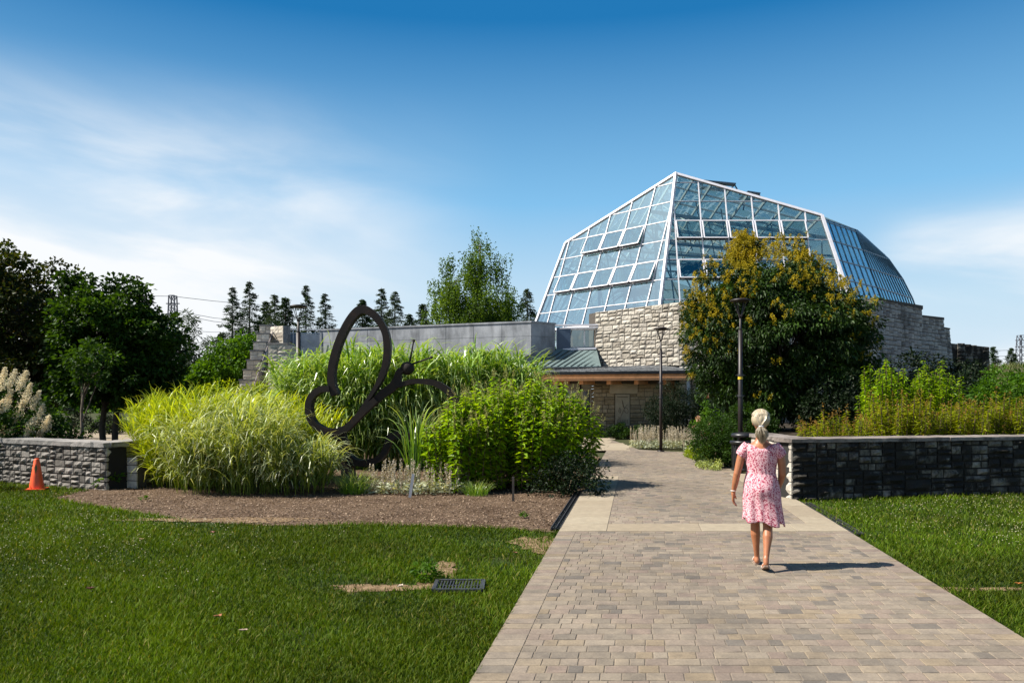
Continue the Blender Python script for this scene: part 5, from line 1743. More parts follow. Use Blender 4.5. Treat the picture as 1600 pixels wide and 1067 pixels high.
grass_clump('reed_tuft', -1.9, 14.9, .12, .12, 55, 2.0, .035, 'reed', 'single tall reed tuft standing in front of the sculpture', (.02, .2), (.9, 2.2), K=8, k=2.2, stalks=5)
grass_clump('grass_tuft', -.65, 14.1, .20, .15, 260, .38, .008, 'reed', 'small fine grass tuft between silvery plants and leafy shrub', (.05, .6), (.4, 1.2), K=5, k=1.6, zin=0)
grass_clump('grass_tuft', -2.95, 14.4, .25, .2, 320, .62, .010, 'reed', 'small arching grass tuft at the foot of the feathery grass', (.05, .7), (.6, 1.6), K=5, k=1.6, zin=0)


# ---- leafy shrub with upright stems
def stem_shrub(name, x, y, z0, rx, ry, h, nst, mat, tipmat, label, cat='shrub', leafL=.11, leafW=.045, step=.075, tipl=.14, tipn=26, lowz=.12, dome=.35, hang=.55, stemr=.007, tsize=.02, group=None):
    t = empty(name, (x, y, z0), 0, label, cat, group)
    B, T, S = Leaves(), Leaves(), MB()
    for i in range(nst):
        a = rnd.uniform(0, 2 * PI); r = rnd.random() ** .5; hv = rnd.uniform(.62, 1.12) if tipmat == 'rusty_tip' else 1.0
        bx, by = math.cos(a) * r * rx * .82, math.sin(a) * r * ry * .82
        tx, ty = math.cos(a) * r * rx, math.sin(a) * r * ry
        H = h * hv * (1 - dome * r ** 2.5) * rnd.uniform(.80, 1.10)
        p0, p1, p2 = np.array([bx, by, 0]), np.array([bx + (tx - bx) * .45, by + (ty - by) * .45, H * .6]), np.array([tx, ty, H])
        ln = np.linalg.norm(p2 - p1) + np.linalg.norm(p1 - p0)
        m = int(ln / step); tt = np.linspace(lowz, 1, m)
        pts = ((1 - tt) ** 2)[:, None] * p0 + (2 * tt * (1 - tt))[:, None] * p1 + (tt ** 2)[:, None] * p2
        S.tube([tuple(q) for q in pts[::max(1, m // 5)]] + [tuple(p2)], stemr, 4, caps=False)
        ph = rnd.uniform(0, PI)
        for s in (0, 1):
            for o in (0, .9):
                az = ph + np.arange(m) * PI / 2 + s * PI + rng.normal(0, .25, m) + o
                kk = np.ones(m, bool) if o == 0 else rng.random(m) < .55
                sz = (.6 + .5 * np.sin(np.clip(tt, 0, 1) * PI * .9)) * rng.uniform(.75, 1.2, m)
                ax = np.stack([np.cos(az), np.sin(az), rng.uniform(-.45, .35, m)], 1)
                nr = np.stack([-np.cos(az) * .2, -np.sin(az) * .2, np.ones(m)], 1) + rng.normal(0, .22, (m, 3))
                B.leaves((pts + rng.normal(0, .012, (m, 3)))[kk], ax[kk], nr[kk], (leafL * sz)[kk], (leafW * sz)[kk], .22, None, hang * .35)
        if tipmat and rnd.random() < (.6 if tipmat == 'rusty_tip' else .75):
            s = rng.random(tipn); ax = unit((p2 - p1)[None, :])[0]
            q = p2 + ax * (tipl * s)[:, None] + rng.normal(0, 1, (tipn, 3)) * (.03 * (1.1 - s))[:, None]
            T.leaves(q, rdir(tipn) + np.array([0, 0, .6]), rdir(tipn), rng.uniform(.6, 1.3, tipn) * tsize, rng.uniform(.5, 1, tipn) * tsize, .1)
    B.build('foliage', M[mat], t)
    S.build('stems', M['stem'], t)
    if T.V: T.build('flower_tips', M[tipmat], t)
    return t


stem_shrub('leafy_shrub', .15, 15.6, 0, 1.7, 1.25, 2.1, 270, 'shrub', 'tip', 'big leafy yellow green shrub with pale flower tips at the left path edge', leafL=.165, leafW=.064, dome=.42, tipl=.22, tipn=44, step=.085, lowz=.06)
stem_shrub('leafy_shrub', -1.05, 14.9, 0, .75, .7, 1.7, 60, 'shrub', 'tip', 'lower outer part shrub with loose stems next to the reed tuft', leafL=.165, leafW=.064, dome=.4, tipl=.22, tipn=44, step=.085, lowz=.06)
bush('dark_shrub', 1.05, 14.2, 0, .7, .6, .75, 'yew', 'low dark bush under the right side of the leafy shrub', 'bush', 60, 50, .06, .035)


# ---- silvery lamb's ears
def lambs_ear(name, x, y, rx, ry, n, h, label, rz=0, group=None):
    t = empty(name, (x, y, 0), rz, label, 'flower bed', group)
    B, S = Leaves(), Leaves()
    m = n * 12
    a = rng.uniform(0, 2 * PI, m); r = rng.random(m) ** .5
    c = np.stack([np.cos(a) * r * rx, np.sin(a) * r * ry, rng.random(m) * h * .32], 1)
    az = rng.uniform(0, 2 * PI, m)
    B.leaves(c, np.stack([np.cos(az), np.sin(az), rng.uniform(-.1, 1.0, m)], 1), rdir(m) + np.array([0, 0, .8]), rng.uniform(.07, .13, m), rng.uniform(.03, .05, m), .15)
    for i in range(n):
        a = rnd.uniform(0, 2 * PI); r = rnd.random() ** .5; H = h * rnd.uniform(.6, 1.08)
        k = 46; s = rng.random(k)
        tx, ty = rnd.uniform(-.06, .06), rnd.uniform(-.06, .06)
        p = np.stack([math.cos(a) * r * rx + tx * s, math.sin(a) * r * ry + ty * s, H * (.35 + .65 * s)], 1) + rng.normal(0, .012, (k, 3)) * (1.2 - s)[:, None]
        S.leaves(p, rdir(k) + np.array([0, 0, 1.0]), rdir(k), .032, .022, .1)
        S.blades(np.array([[math.cos(a) * r * rx, math.sin(a) * r * ry, 0]]), np.array([a]), H, .012, .02, .05, 2)
    B.build('leaves', M['silver'], t); S.build('flower_spikes', M['spike'], t)
    return t


lambs_ear('lambs_ear', -1.75, 14.5, .95, .42, 85, .60, 'silvery lamb\'s ears with upright spikes in front of the sculpture')
lambs_ear('lambs_ear', -2.75, 14.6, .35, .3, 10, .35, 'low silvery rosettes left of the larger lamb\'s ear patch')
lambs_ear('lambs_ear', 5.75, 28.7, 1.35, .9, 240, .78, 'dense bed of pinkish grey lamb\'s ear spikes at the bend of the path')
lambs_ear('lambs_ear', 6.35, 26.2, .5, .9, 40, .6, 'narrow strip of lamb\'s ear running beside the hydrangea')

# ---- bushes by the entrance and on the right
bush('clipped_hedge', 5.3, 36.0, 0, 1.9, .45, .62, 'maple', 'low dark hedge at the foot of the entrance wall', 'hedge', 90, 60, .07, .045, .18, surf=.5)
bush('yew_bush', 7.5, 34.0, 0, 1.5, 1.1, 2.65, 'yew', 'black-green yew filling the shade under the canopy', 'bush', 260, 70, .10, .03, .28, hole=.02, surf=.8)
bush('yew_bush', 9.4, 34.5, 0, 1.6, 1.2, 2.8, 'yew', 'second dark yew right of the canopy posts', 'bush', 200, 60, .10, .03, .3, hole=.02, surf=.8)
bush('hydrangea', 6.5, 24.2, 0, .85, .7, 1.75, 'green', 'airy green bush with a few pinkish blooms left of the lamp post', 'bush', 85, 60, .08, .055, .2, hole=.25)
h_ = bpy.data.objects['hydrangea']
M['bloom'] = leaf_mat('bloom', (.55, .28, .20), (.70, .55, .48), trans=.2, var=.2)
B = Leaves()
for (px, py, c) in ((1106, 617, 1), (1091, 654, 0), (1097, 676, 0), (1108, 662, 1), (1085, 668, 1), (1128, 612, 1)):
    q = np.array(P(px, py, 23.6)) - np.array([6.5, 24.2, 0]); m = 120; B = Leaves()
    B.leaves(q + rdir(m) * .09 * rng.random((m, 1)) ** .4, rdir(m), rdir(m), .04, .035, .1)
    B.build('bloom', M['bloom'], h_)
bush('yew_bush', 5.25, 20.0, 0, .62, .7, 1.42, 'maple', 'upright green bush left of the litter bin', 'bush', 120, 80, .06, .03, .17, hole=.02, surf=.7)
bush('yew_bush', 6.3, 20.6, 0, .75, .7, 1.7, 'maple', 'green bush behind the lamp post and woman', 'bush', 120, 80, .07, .04, .18, hole=.05, surf=.7)
bush('ground_cover', 5.55, 22.8, 0, .35, 1.0, .4, 'yellow_green', 'low yellowish ground cover at the curved path edge', 'plant', 50, 60, .05, .03, .12, stems=False)
bush('ground_cover', 5.0, 19.4, 0, .25, .6, .25, 'feather', 'dry low ground cover near the litter bin', 'plant', 30, 50, .05, .025, .1, stems=False)
bush('laurel_bush', 8.9, 20.8, .5, 1.2, 1.0, 2.0, 'yew', 'dark bush in the deep shade under the flowering tree, near the wall end', 'bush', 160, 60, .09, .05, .25, surf=.8)
bush('laurel_bush', 11.3, 22.5, .5, 1.8, 1.2, 2.0, 'yew', 'wide dark bush in shade right of the flowering tree\'s foot', 'bush', 180, 60, .09, .05, .28, surf=.8)

# yellow-flowering tree lilac
lt = empty('lilac_tree', (7.68, 22.6, 0), 0, 'large dense tree with clusters of yellow blossom in front of the glasshouse', 'tree')
ells = [(0, 0, 3.7, 2.5, 2.0, 1.9), (-1.1, 0, 4.7, 1.3, 1.2, 1.2), (1.7, 0, 4.1, 1.2, 1.2, 1.1), (-.1, 0, 4.9, 1.8, 1.4, 1.05), (.2, .1, 5.4, .8, .9, 1.1), (1.0, .1, 4.9, .8, .9, 1.0), (-1.6, -.2, 3.2, 1.0, 1.0, 1.5), (2.0, 0, 3.5, 1.0, 1.1, 1.2), (2.3, .1, 2.4, .9, 1.0, 1.2), (.4, 0, 2.2, 2.3, 1.6, 1.3), (-.8, .1, 6.05, .38, .4, .45), (.75, .1, 5.7, .3, .4, .3)]
B, c = crown(ells, 1050, .30, 85, .115, .055, .03, .5, up=.45, surf=.75, droop=.22)
B.build('crown', M['lilac'], lt)
B = Leaves(); nb = 0
cc = np.concatenate([np.array(e[:3]) + rdir(260) * np.array(e[3:]) * rng.uniform(.96, 1.1, (260, 1)) for e in ells])
for q in cc:
    inside = False
    for e in ells:
        d = (q - np.array(e[:3])) / np.array(e[3:])
        if (d ** 2).sum() < .82: inside = True; break
    if inside: continue
    pr = .55 * np.clip((q[2] - 2.2) / 2.2, .04, 1) * np.clip(1.15 - (q[0] + .6) / 3.8, .15, 1)
    if q[2] < 4 and q[0] > .2: pr *= .4
    if rnd.random() > pr or q[1] > .9: continue
    nb += 1
    for j in range(3):
        o = rng.normal(0, .10, 3); ln = rnd.uniform(.08, .18); m = 60; s = rng.random(m)
        ax = (q - np.array([0, 0, 3])); ax = ax / np.linalg.norm(ax) * .5 + np.array([rnd.uniform(-.5, .5), rnd.uniform(-.5, .5), .7]); ax /= np.linalg.norm(ax)
        p = q + o + ax * (ln * s)[:, None] + rng.normal(0, 1, (m, 3)) * (.04 * (1.1 - s))[:, None]
        B.leaves(p, rdir(m), rdir(m), rng.uniform(.02, .035, m), rng.uniform(.02, .035, m), .1)
print('blossoms', nb)
B.build('blossoms', M['blossom'], lt)
trunk_mesh((0, 0, 0), (.2, 0, 5.4), .16, [tuple(q) for q in c], 22, .15).build('trunk', M['bark'], lt, True)

# feathery shrubs along the retaining wall
for i, (x, y, rx, h, lab) in enumerate(((6.45, 15.2, .8, .85, 'feathery yellow green shrub with rusty tips at the wall\'s left end'), (7.75, 15.4, .85, 1.2, 'feathery shrub with rusty tips, second from the wall end'), (9.05, 15.8, .85, 1.1, 'feathery shrub with rusty tips in the middle of the wall'), (10.2, 16.3, .75, 1.15, 'feathery shrub with tall rusty tips near the right green bush'))):
    stem_shrub('feathery_shrub', x, y, .35, rx, .65, h + .17, 150, 'astilbe', 'rusty_tip', lab, leafL=.12, leafW=.026, step=.05, tipl=.15, tipn=22, dome=.22, hang=.3, group='feathery shrubs behind the retaining wall', tsize=.022)
stem_shrub('tall_bush', 9.0, 18.6, .6, .75, .6, 2.0, 60, 'shrub', None, 'upright leafy bush rising left behind the feathery shrubs', leafL=.13, leafW=.045, dome=.4)
stem_shrub('tall_bush', 10.35, 18.8, .6, .8, .6, 2.05, 60, 'shrub', None, 'upright leafy bush rising right behind the feathery shrubs', leafL=.13, leafW=.045, dome=.4)
bush('round_bush', 11.6, 17.4, .6, 1.1, .9, 1.85, 'green', 'fresh green bush at the right edge above the retaining wall', 'bush', 170, 60, .10, .05, .25)
bush('round_bush', 13.4, 17.6, .6, 1.2, .9, 1.7, 'green', 'fresh green bush beyond the right edge', 'bush', 100, 60, .10, .05, .25)
bush('flowering_plant', 10.9, 15.8, .8, .45, .35, .55, 'silver', 'low plant with whitish pink flower heads before the right bush', 'plant', 34, 50, .05, .04, .1, stems=False)
bush('laurel_bush', 14.6, 26.5, 0, 2.4, 1.6, 3.3, 'yew', 'tall dark bush below the buttress wall', 'bush', 230, 60, .12, .07, .35, surf=.8)
bush('laurel_bush', 17.3, 30.5, 0, 2.2, 1.6, 3.0, 'yew', 'dark bush between the buttress wall and the meadow slope', 'bush', 200, 60, .12, .07, .35, surf=.8)
bush('laurel_bush', 17.8, 26, 0, 2.0, 1.4, 2.6, 'maple', 'broad green shrub below the meadow slope', 'bush', 150, 60, .12, .07, .3)
bush('ivy_curtain', 21.6, 40.3, 0, 3.2, .5, 4.2, 'yew', 'dark climbing greenery at the foot of the buttress wall', 'climbing plant', 240, 60, .14, .08, .35, surf=.8, stems=False)
bush('ivy_curtain', 27.2, 44.0, 0, 1.8, .5, 3.6, 'yew', 'dark greenery hanging on the black rear wall', 'climbing plant', 130, 60, .14, .08, .35, surf=.8, stems=False)

# meadow slope at the right rear
nx, ny = 40, 24
xs = np.linspace(24, 70, nx); ys = np.linspace(33, 75, ny)
Vh = []
for yy in ys:
    for xx in xs:
        u = min(1, max(0, (xx - 24.5) / 4)); v = min(1, max(0, (yy - 34) / 8))
        z = 3.7 * (u * u * (3 - 2 * u)) * (v * v * (3 - 2 * v)) + .15 * math.sin(xx * .8) * math.sin(yy * .7)
        Vh.append((xx, yy, z - .1))
Fh = [(j * nx + i, j * nx + i + 1, (j + 1) * nx + i + 1, (j + 1) * nx + i) for j in range(ny - 1) for i in range(nx - 1)]
o = mesh_obj('hill', np.array(Vh), [np.array(Fh)], M['ground'], None, True); tag(o, kind='structure')
N = 16000
x = rng.uniform(25, 46, N); y = rng.uniform(35, 50, N)
u = np.clip((x - 24.5) / 4, 0, 1); v = np.clip((y - 34) / 8, 0, 1)
z = 3.7 * (u * u * (3 - 2 * u)) * (v * v * (3 - 2 * v)) - .1
B = Leaves(); B.blades(np.stack([x, y, z], 1), rng.uniform(0, 2 * PI, N), rng.uniform(.25, .6, N), .03, .2, .9, 3, 1.5, twist=1.5)
tag(B.build('meadow_grass', M['hill']), 'tall meadow grass on the slope right of the building', 'grass', kind='stuff')
sw2 = MB(); stone_faces(sw2, (25.5, 36.6), (40, 37.2), 0, 1.75, .35, .3, .8, .12, .02, .03, .02); core(sw2, (25.5, 36.6), (40, 37.2), 0, 1.85, .5)
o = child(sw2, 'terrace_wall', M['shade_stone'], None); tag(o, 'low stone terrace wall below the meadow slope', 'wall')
bush('meadow_bush', 31.0, 42, 3.4, 1.6, 1, 1.4, 'hill', 'pale bush on top of the meadow slope', 'bush', 60, 50, .15, .06, .3)
bush('meadow_bush', 29.5, 39, 2.0, 1.4, 1, 1.3, 'green', 'green bush half way up the meadow slope', 'bush', 60, 50, .13, .07, .3)
bush('meadow_bush', 27.6, 38, 0, 1.8, 1, 2.2, 'green', 'green bush at the left foot of the meadow slope', 'bush', 70, 50, .13, .07, .3)
# plants inside the glasshouse
for (x, y, h, lab) in ((9.9, 40.3, 7.0, 'dark tree fern inside the glasshouse behind the front panes'), (14.6, 41.5, 6.6, 'palm inside the glasshouse behind the yellow-flowered tree'), (6.6, 41.5, 5.6, 'palm inside the glasshouse left corner')):
    t = empty('palm', (x, y, 3.5), 0, lab, 'palm')
    mb = MB(); mb.tube([(0, 0, 0), (.05, 0, h * .35), (0, 0, h * .72)], [.14, .10, .08], 8); mb.build('trunk', M['bark'], t, True)
    B = Leaves()
    for i in range(26):
        a = rnd.uniform(0, 2 * PI); Lf_ = rnd.uniform(1.1, 1.9); m = 60; s = np.linspace(.08, 1, m)
        up_ = rnd.uniform(.2, 1.1)
        pz = h * .72 + Lf_ * (up_ * s - 1.15 * s ** 2 * (.4 + up_ * .5))
        c = np.stack([np.cos(a) * Lf_ * s, np.sin(a) * Lf_ * s, pz], 1)
        for sd in (-1, 1):
            ax = np.stack([np.cos(a) * .5 - np.sin(a) * sd + 0 * s, np.sin(a) * .5 + np.cos(a) * sd + 0 * s, -.35 + 0 * s], 1)
            B.leaves(c, ax, np.tile([0, 0, 1.0], (m, 1)), .42 * (1.1 - s), .05, .1)
    B.build('fronds', M['maple'], t)
# weeds and edge tufts
for (px, py, s, lab) in ((176, 762, .3, 'small weed at the foot of the wall corner'), (1383, 768, .22, 'pale weed at the foot of the retaining wall'), (665, 905, .16, 'dark weed tuft beside the drain grate'), (818, 808, .08, 'tiny weed sprouting in the mulch'), (225, 781, .08, 'tiny weed in the left mulch')):
    p = P(px, py, GY(py)); bush('weed', p.x, p.y, 0, s * .8, s * .8, s, 'green', lab, 'weed', 14, 22, s * .35, s * .16, s * .3, stems=False)

# ================================================================= the woman
WX, WY = 2.55, 7.86
wo = empty('person', (WX, WY, .022), -.26, 'woman with blond ponytail in a pink floral knee-length dress walking away on the path', 'person')
wo.scale = (.975, .975, .975)


def capsule(mb, pts, rad, n=14, sq=None):
    """closed tapered tube with rounded ends; sq squashes the section along y"""
    pts = [Vector(p) for p in pts]
    d0 = (pts[0] - pts[1]).normalized(); d1 = (pts[-1] - pts[-2]).normalized()
    P_ = [pts[0] + d0 * rad[0] * .9, pts[0] + d0 * rad[0] * .6] + pts + [pts[-1] + d1 * rad[-1] * .6, pts[-1] + d1 * rad[-1] * .9]
    R_ = [rad[0] * .35, rad[0] * .8] + list(rad) + [rad[-1] * .8, rad[-1] * .35]
    b = len(mb.V)
    mb.tube(P_, R_, n)
    if sq:
        for i in range(b, len(mb.V)):
            v = mb.V[i]; 
            # nearest axis point
            cy = sum(p.y for p in pts) / len(pts)
            mb.V[i] = (v[0], cy + (v[1] - cy) * sq, v[2])


def ellipsoid(mb, c, r, n=20, m=14, rx=0.0):
    prof = [(math.sin(PI * j / m), -math.cos(PI * j / m)) for j in range(m + 1)]
    Rm = Matrix.Rotation(rx, 3, 'X')
    vs = []
    for s, z in prof:
        for k in range(n):
            a = 2 * PI * k / n
            vs.append(Vector(c) + Rm @ Vector((r[0] * s * math.cos(a), r[1] * s * math.sin(a), r[2] * z)))
    fs = [(i * n + k, i * n + (k + 1) % n, (i + 1) * n + (k + 1) % n, (i + 1) * n + k) for i in range(m) for k in range(n)]
    mb.add(vs, fs)


bd = MB()
# local axes: +y is the way she walks (away from the camera), z up, origin between the feet on the paving
# torso
def ring_loft(mb, rings, n=28):
    vs = []
    for (cx, cy, z, rx, ry) in rings:
        for k in range(n):
            a = 2 * PI * k / n; vs.append((cx + rx * math.cos(a), cy + ry * math.sin(a), z))
    m = len(rings)
    fs = [(i * n + k, i * n + (k + 1) % n, (i + 1) * n + (k + 1) % n, (i + 1) * n + k) for i in range(m - 1) for k in range(n)]
    fs += [tuple(range(n - 1, -1, -1)), tuple((m - 1) * n + k for k in range(n))]
    mb.add(vs, fs)


ring_loft(bd, [(0, 0, .74, .13, .09), (0, 0, .80, .165, .115), (0, 0, .88, .168, .118), (0, .005, .98, .135, .10), (0, .005, 1.06, .137, .10), (0, .005, 1.16, .155, .105), (0, .005, 1.23, .165, .10), (0, .005, 1.275, .145, .085), (0, .005, 1.31, .085, .065), (0, .005, 1.345, .055, .055)])
capsule(bd, [(0, .005, 1.29), (0, .015, 1.36), (0, .02, 1.43)], [.062, .053, .056])
# shoulders
capsule(bd, [(-.12, 0, 1.25), (-.172, 0, 1.228)], [.050, .046]); capsule(bd, [(.12, 0, 1.25), (.172, 0, 1.228)], [.050, .046])
# head and face (the face looks away, +y)
ellipsoid(bd, (-.005, .02, 1.535), (.074, .092, .105))
ellipsoid(bd, (-.005, .055, 1.475), (.052, .055, .055))
capsule(bd, [(-.005, .108, 1.545), (-.005, .122, 1.515)], [.009, .013], 8)
capsule(bd, [(-.022, .104, 1.478), (-.005, .110, 1.480), (.012, .104, 1.478)], [.006, .009, .006], 8)
for s in (-1, 1): ellipsoid(bd, (-.005 + s * .076, .015, 1.52), (.010, .02, .031), 10, 8)
# arms: her left hangs free at the picture's left, her right is carried forward
LA = [(-.185, 0, 1.225), (-.215, -.015, 1.10), (-.243, -.03, .985), (-.262, -.015, .88), (-.280, .005, .785)]
capsule(bd, LA[:3], [.046, .042, .036]); capsule(bd, LA[2:], [.037, .033, .022])
RA = [(.185, 0, 1.225), (.203, 0, 1.10), (.212, .0, .985), (.200, .075, .90), (.185, .15, .82)]
capsule(bd, RA[:3], [.046, .042, .036]); capsule(bd, RA[2:], [.037, .032, .022])


def hand(mb, w, d, side, palm_n):
    """w wrist, d direction of the fingers, side the direction towards the thumb, palm_n palm normal"""
    w, d, side, pn = Vector(w), Vector(d).normalized(), Vector(side).normalized(), Vector(palm_n).normalized()
    capsule(mb, [w, w + d * .03], [.021, .024], 12)
    for u in (-.022, -.008, .008, .022):
        capsule(mb, [w + d * .02 + side * u * .7, w + d * .085 + side * u], [.0125, .0115], 8)
    for u, L_ in ((.026, .066), (.009, .074), (-.008, .070), (-.025, .056)):
        a = w + d * .088 + side * u
        b = a + (d + pn * .25).normalized() * L_ * .45
        c = b + (d + pn * .75).normalized() * L_ * .32
        e = c + (d + pn * 1.1).normalized() * L_ * .23
        capsule(mb, [a - d * .01, a, b, c, e], [.0095, .0092, .0085, .0078, .0068], 8)
    a = w + d * .03 + side * .018
    b = a + (d * .7 + side * .75 + pn * .3).normalized() * .035
    c = b + (d + side * .25 + pn * .4).normalized() * .028
    capsule(mb, [a, b, c], [.0125, .0105, .0085], 8)


hand(bd, LA[-1], (-.02, .12, -1), (.25, 1, 0), (1, -.25, 0))
hand(bd, RA[-1], (-.10, .55, -1), (-.25, 1, .4), (-1, -.2, 0))
# legs: left one ahead with the foot flat, right one behind with the heel rising
LL_ = [(-.075, .0, .80), (-.07, .065, .62), (-.055, .120, .46), (-.052, .118, .33), (-.043, .130, .20), (-.035, .155, .085)]
capsule(bd, LL_[:3], [.085, .068, .052]); capsule(bd, LL_[2:], [.048, .050, .034, .027])
RL_ = [(.075, 0, .80), (.065, -.025, .62), (.062, -.05, .465), (.058, -.115, .34), (.047, -.165, .23), (.038, -.205, .135)]
capsule(bd, RL_[:3], [.085, .068, .052]); capsule(bd, RL_[2:], [.048, .050, .034, .027])


def foot(mb, ank, ball, toe, z0):
    a, b, t = Vector(ank), Vector(ball), Vector(toe)
    capsule(mb, [a, a + Vector((0, -.02, -.045))], [.030, .028], 12)
    capsule(mb, [a + Vector((0, -.02, -.05)), b], [.027, .026], 12)
    side = Vector((1, 0, 0)); d = (t - b).normalized()
    capsule(mb, [b - side * .018, b + side * .018], [.022, .022], 10)
    for i, u in enumerate((-.027, -.012, .002, .015, .027)):
        L_ = (.045, .043, .04, .036, .03)[i]
        capsule(mb, [b + side * u * .9, b + side * u + d * L_], [.012, .010], 8)


foot(bd, (-.035, .160, .085), (-.035, .275, .035), (-.04, .35, .03), 0)
foot(bd, (.036, -.210, .138), (.036, -.105, .040), (.036, -.04, .03), 0)
body = bd.build('body', None, wo, True)
rm = body.modifiers.new('r', 'REMESH'); rm.mode = 'VOXEL'; rm.voxel_size = .0052; rm.use_smooth_shade = True
smm = body.modifiers.new('s', 'SMOOTH'); smm.factor = .5; smm.iterations = 5
dg = bpy.context.evaluated_depsgraph_get()
me2 = bpy.data.meshes.new_from_object(body.evaluated_get(dg)); body.modifiers.clear()
body.data = me2; body.data.name = 'body'
ms, nt, NN, LL, bs = new_mat('skin')
c = mixc(nt, 1, (.34, .135, .062), ramp(nt, [(.3, (.86, .84, .84)), (.7, (1.12, 1.1, 1.1))], noise(nt, 14, 5)), 'MULTIPLY')
LL.new(c, bs.inputs['Base Color']); bs.inputs['Roughness'].default_value = .42
bs.inputs['Subsurface Weight'].default_value = .12; bs.inputs['Subsurface Radius'].default_value = (.02, .008, .004); bs.inputs['Subsurface Scale'].default_value = .5
body.data.materials.clear(); body.data.materials.append(ms)
for s in (-1, 1):
    e = MB(); ellipsoid(e, (-.005 + s * .028, .098, 1.537), (.012, .012, .010), 12, 8); e.build('eye', plain('eye', (.6, .6, .6), .2), wo, True)
    e = MB(); e.tube([(-.005 + s * .014, .108, 1.556), (-.005 + s * .03, .107, 1.561), (-.005 + s * .045, .096, 1.556)], .003, 5); e.build('eyebrow', plain('brow', (.25, .17, .08), .7), wo)

# dress
def dress_mat():
    m, nt, N, L, bs = new_mat('floral_cloth')
    tc = N.new("ShaderNodeTexCoord")
    wv = nd(nt, "ShaderNodeTexNoise", Scale=30.0, Detail=2.0); L.new(tc.outputs['Object'], wv.inputs['Vector'])
    mp = N.new("ShaderNodeMixRGB"); mp.inputs[0].default_value = .035; L.new(tc.outputs['Object'], mp.inputs[1]); L.new(wv.outputs['Color'], mp.inputs[2])
    def dots(scale, th0, th1, rnd_=1.0):
        v = nd(nt, "ShaderNodeTexVoronoi", Scale=scale, Randomness=rnd_); L.new(mp.outputs[0], v.inputs['Vector'])
        r = N.new("ShaderNodeMapRange"); L.new(v.outputs['Distance'], r.inputs[0]); r.inputs[1].default_value = th1; r.inputs[2].default_value = th0
        return r.outputs[0]
    base = (.76, .48, .51)
    c = mixc(nt, dots(85, .34, .46), base, (.42, .06, .13))
    c = mixc(nt, dots(46, .32, .40), c, (.32, .02, .06))
    c = mixc(nt, dots(46, .10, .16), c, (.6, .22, .28))
    c = mixc(nt, dots(95, .14, .22), c, (.20, .10, .10))
    L.new(c, bs.inputs['Base Color']); bs.inputs['Roughness'].default_value = .85
    bs.inputs['Specular IOR Level'].default_value = .2
    tr = N.new("ShaderNodeBsdfTranslucent"); L.new(c, tr.inputs[0])
    mx = N.new("ShaderNodeMixShader"); mx.inputs[0].default_value = .12
    L.new(bs.outputs[0], mx.inputs[1]); L.new(tr.outputs[0], mx.inputs[2]); L.new(mx.outputs[0], N['Material Output'].inputs[0])
    bump(nt, noise(nt, 400, 2), .15, .002)
    return m


n, m = 120, 60
prof = [(1.315, .125, .085), (1.30, .148, .096), (1.27, .168, .108), (1.22, .172, .114), (1.14, .162, .116), (1.04, .144, .110), (.99, .143, .108), (.90, .170, .130), (.82, .184, .142), (.72, .188, .148), (.60, .194, .152), (.48, .205, .158)]
vs = []
for j in range(m + 1):
    t = j / m; z = 1.315 - t * (1.315 - .48)
    for (a, b) in zip(prof, prof[1:]):
        if z <= a[0] + 1e-9 and z >= b[0] - 1e-9:
            u = (a[0] - z) / (a[0] - b[0]); u = u * u * (3 - 2 * u) if False else u
            rx, ry = a[1] + (b[1] - a[1]) * u, a[2] + (b[2] - a[2]) * u
            break
    sk = max(0, (.97 - z) / .49)
    for k in range(n):
        a = 2 * PI * k / n
        fold = .016 * sk * math.sin(a * 5 + .6) + .010 * sk * math.sin(a * 9 + 2 + z * 3) + .006 * sk * math.sin(a * 14 + 1)
        gath = .0035 * math.sin(a * 34) * max(0, 1 - (1.31 - z) / .13) + .002 * math.sin(a * 23 + z * 20) * max(0, 1 - abs(z - 1.0) / .1)
        gath += .003 * math.sin(a * 7 + z * 25) * (1 - sk)
        R_ = 1 + (fold + gath) / rx
        x = rx * math.cos(a) * R_; y_ = ry * math.sin(a) * R_
        # the hem swings to the picture's right and hangs lower there
        x += .022 * sk ** 1.5; y_ -= .012 * sk
        if sk > 0 and y_ < 0: y_ -= .035 * math.exp(-((z - .83) / .09) ** 2) * math.exp(-(x / .11) ** 2)
        zz = z - .018 * t ** 3 * math.sin(a * 5 + .6) + (-.030 * (x / .23) * sk ** 2)
        # scooped neckline, lower at the middle of the back
        if j < 6:
            w = (1 - j / 6)
            zz -= w * (.055 * math.exp(-(x / .085) ** 2) if True else 0)
            zz -= w * .012
        vs.append((x, y_ + .005, zz))
fs = [(j * n + k, j * n + (k + 1) % n, (j + 1) * n + (k + 1) % n, (j + 1) * n + k) for j in range(m) for k in range(n)]
dm = MB(); dm.add(vs, fs); M['dress'] = dress_mat(); dress = dm.build('dress', M['dress'], wo, True)
so = dress.modifiers.new('t', 'SOLIDIFY'); so.thickness = .003
for s in (-1, 1):
    e = MB(); nn, mm = 36, 10; vs = []
    for j in range(mm + 1):
        t = j / mm
        c = Vector((s * (.128 + .082 * t), .0, 1.283 - .118 * t))
        r = .053 + .010 * math.sin(t * PI * .9) - .004 * (t > .9)
        ax = Vector((s * .62, 0, -.79)).normalized(); u = Vector((0, 1, 0)); w = ax.cross(u)
        for k in range(nn):
            a = 2 * PI * k / nn; rr = r * (1 + .035 * math.sin(a * 11) * (.4 + .6 * t))
            vs.append(c + u * math.cos(a) * rr * 1.05 + w * math.sin(a) * rr)
    e.add(vs, [(j * nn + k, j * nn + (k + 1) % nn, (j + 1) * nn + (k + 1) % nn, (j + 1) * nn + k) for j in range(mm) for k in range(nn)])
    e.build('sleeve', M['dress'], dress, True)

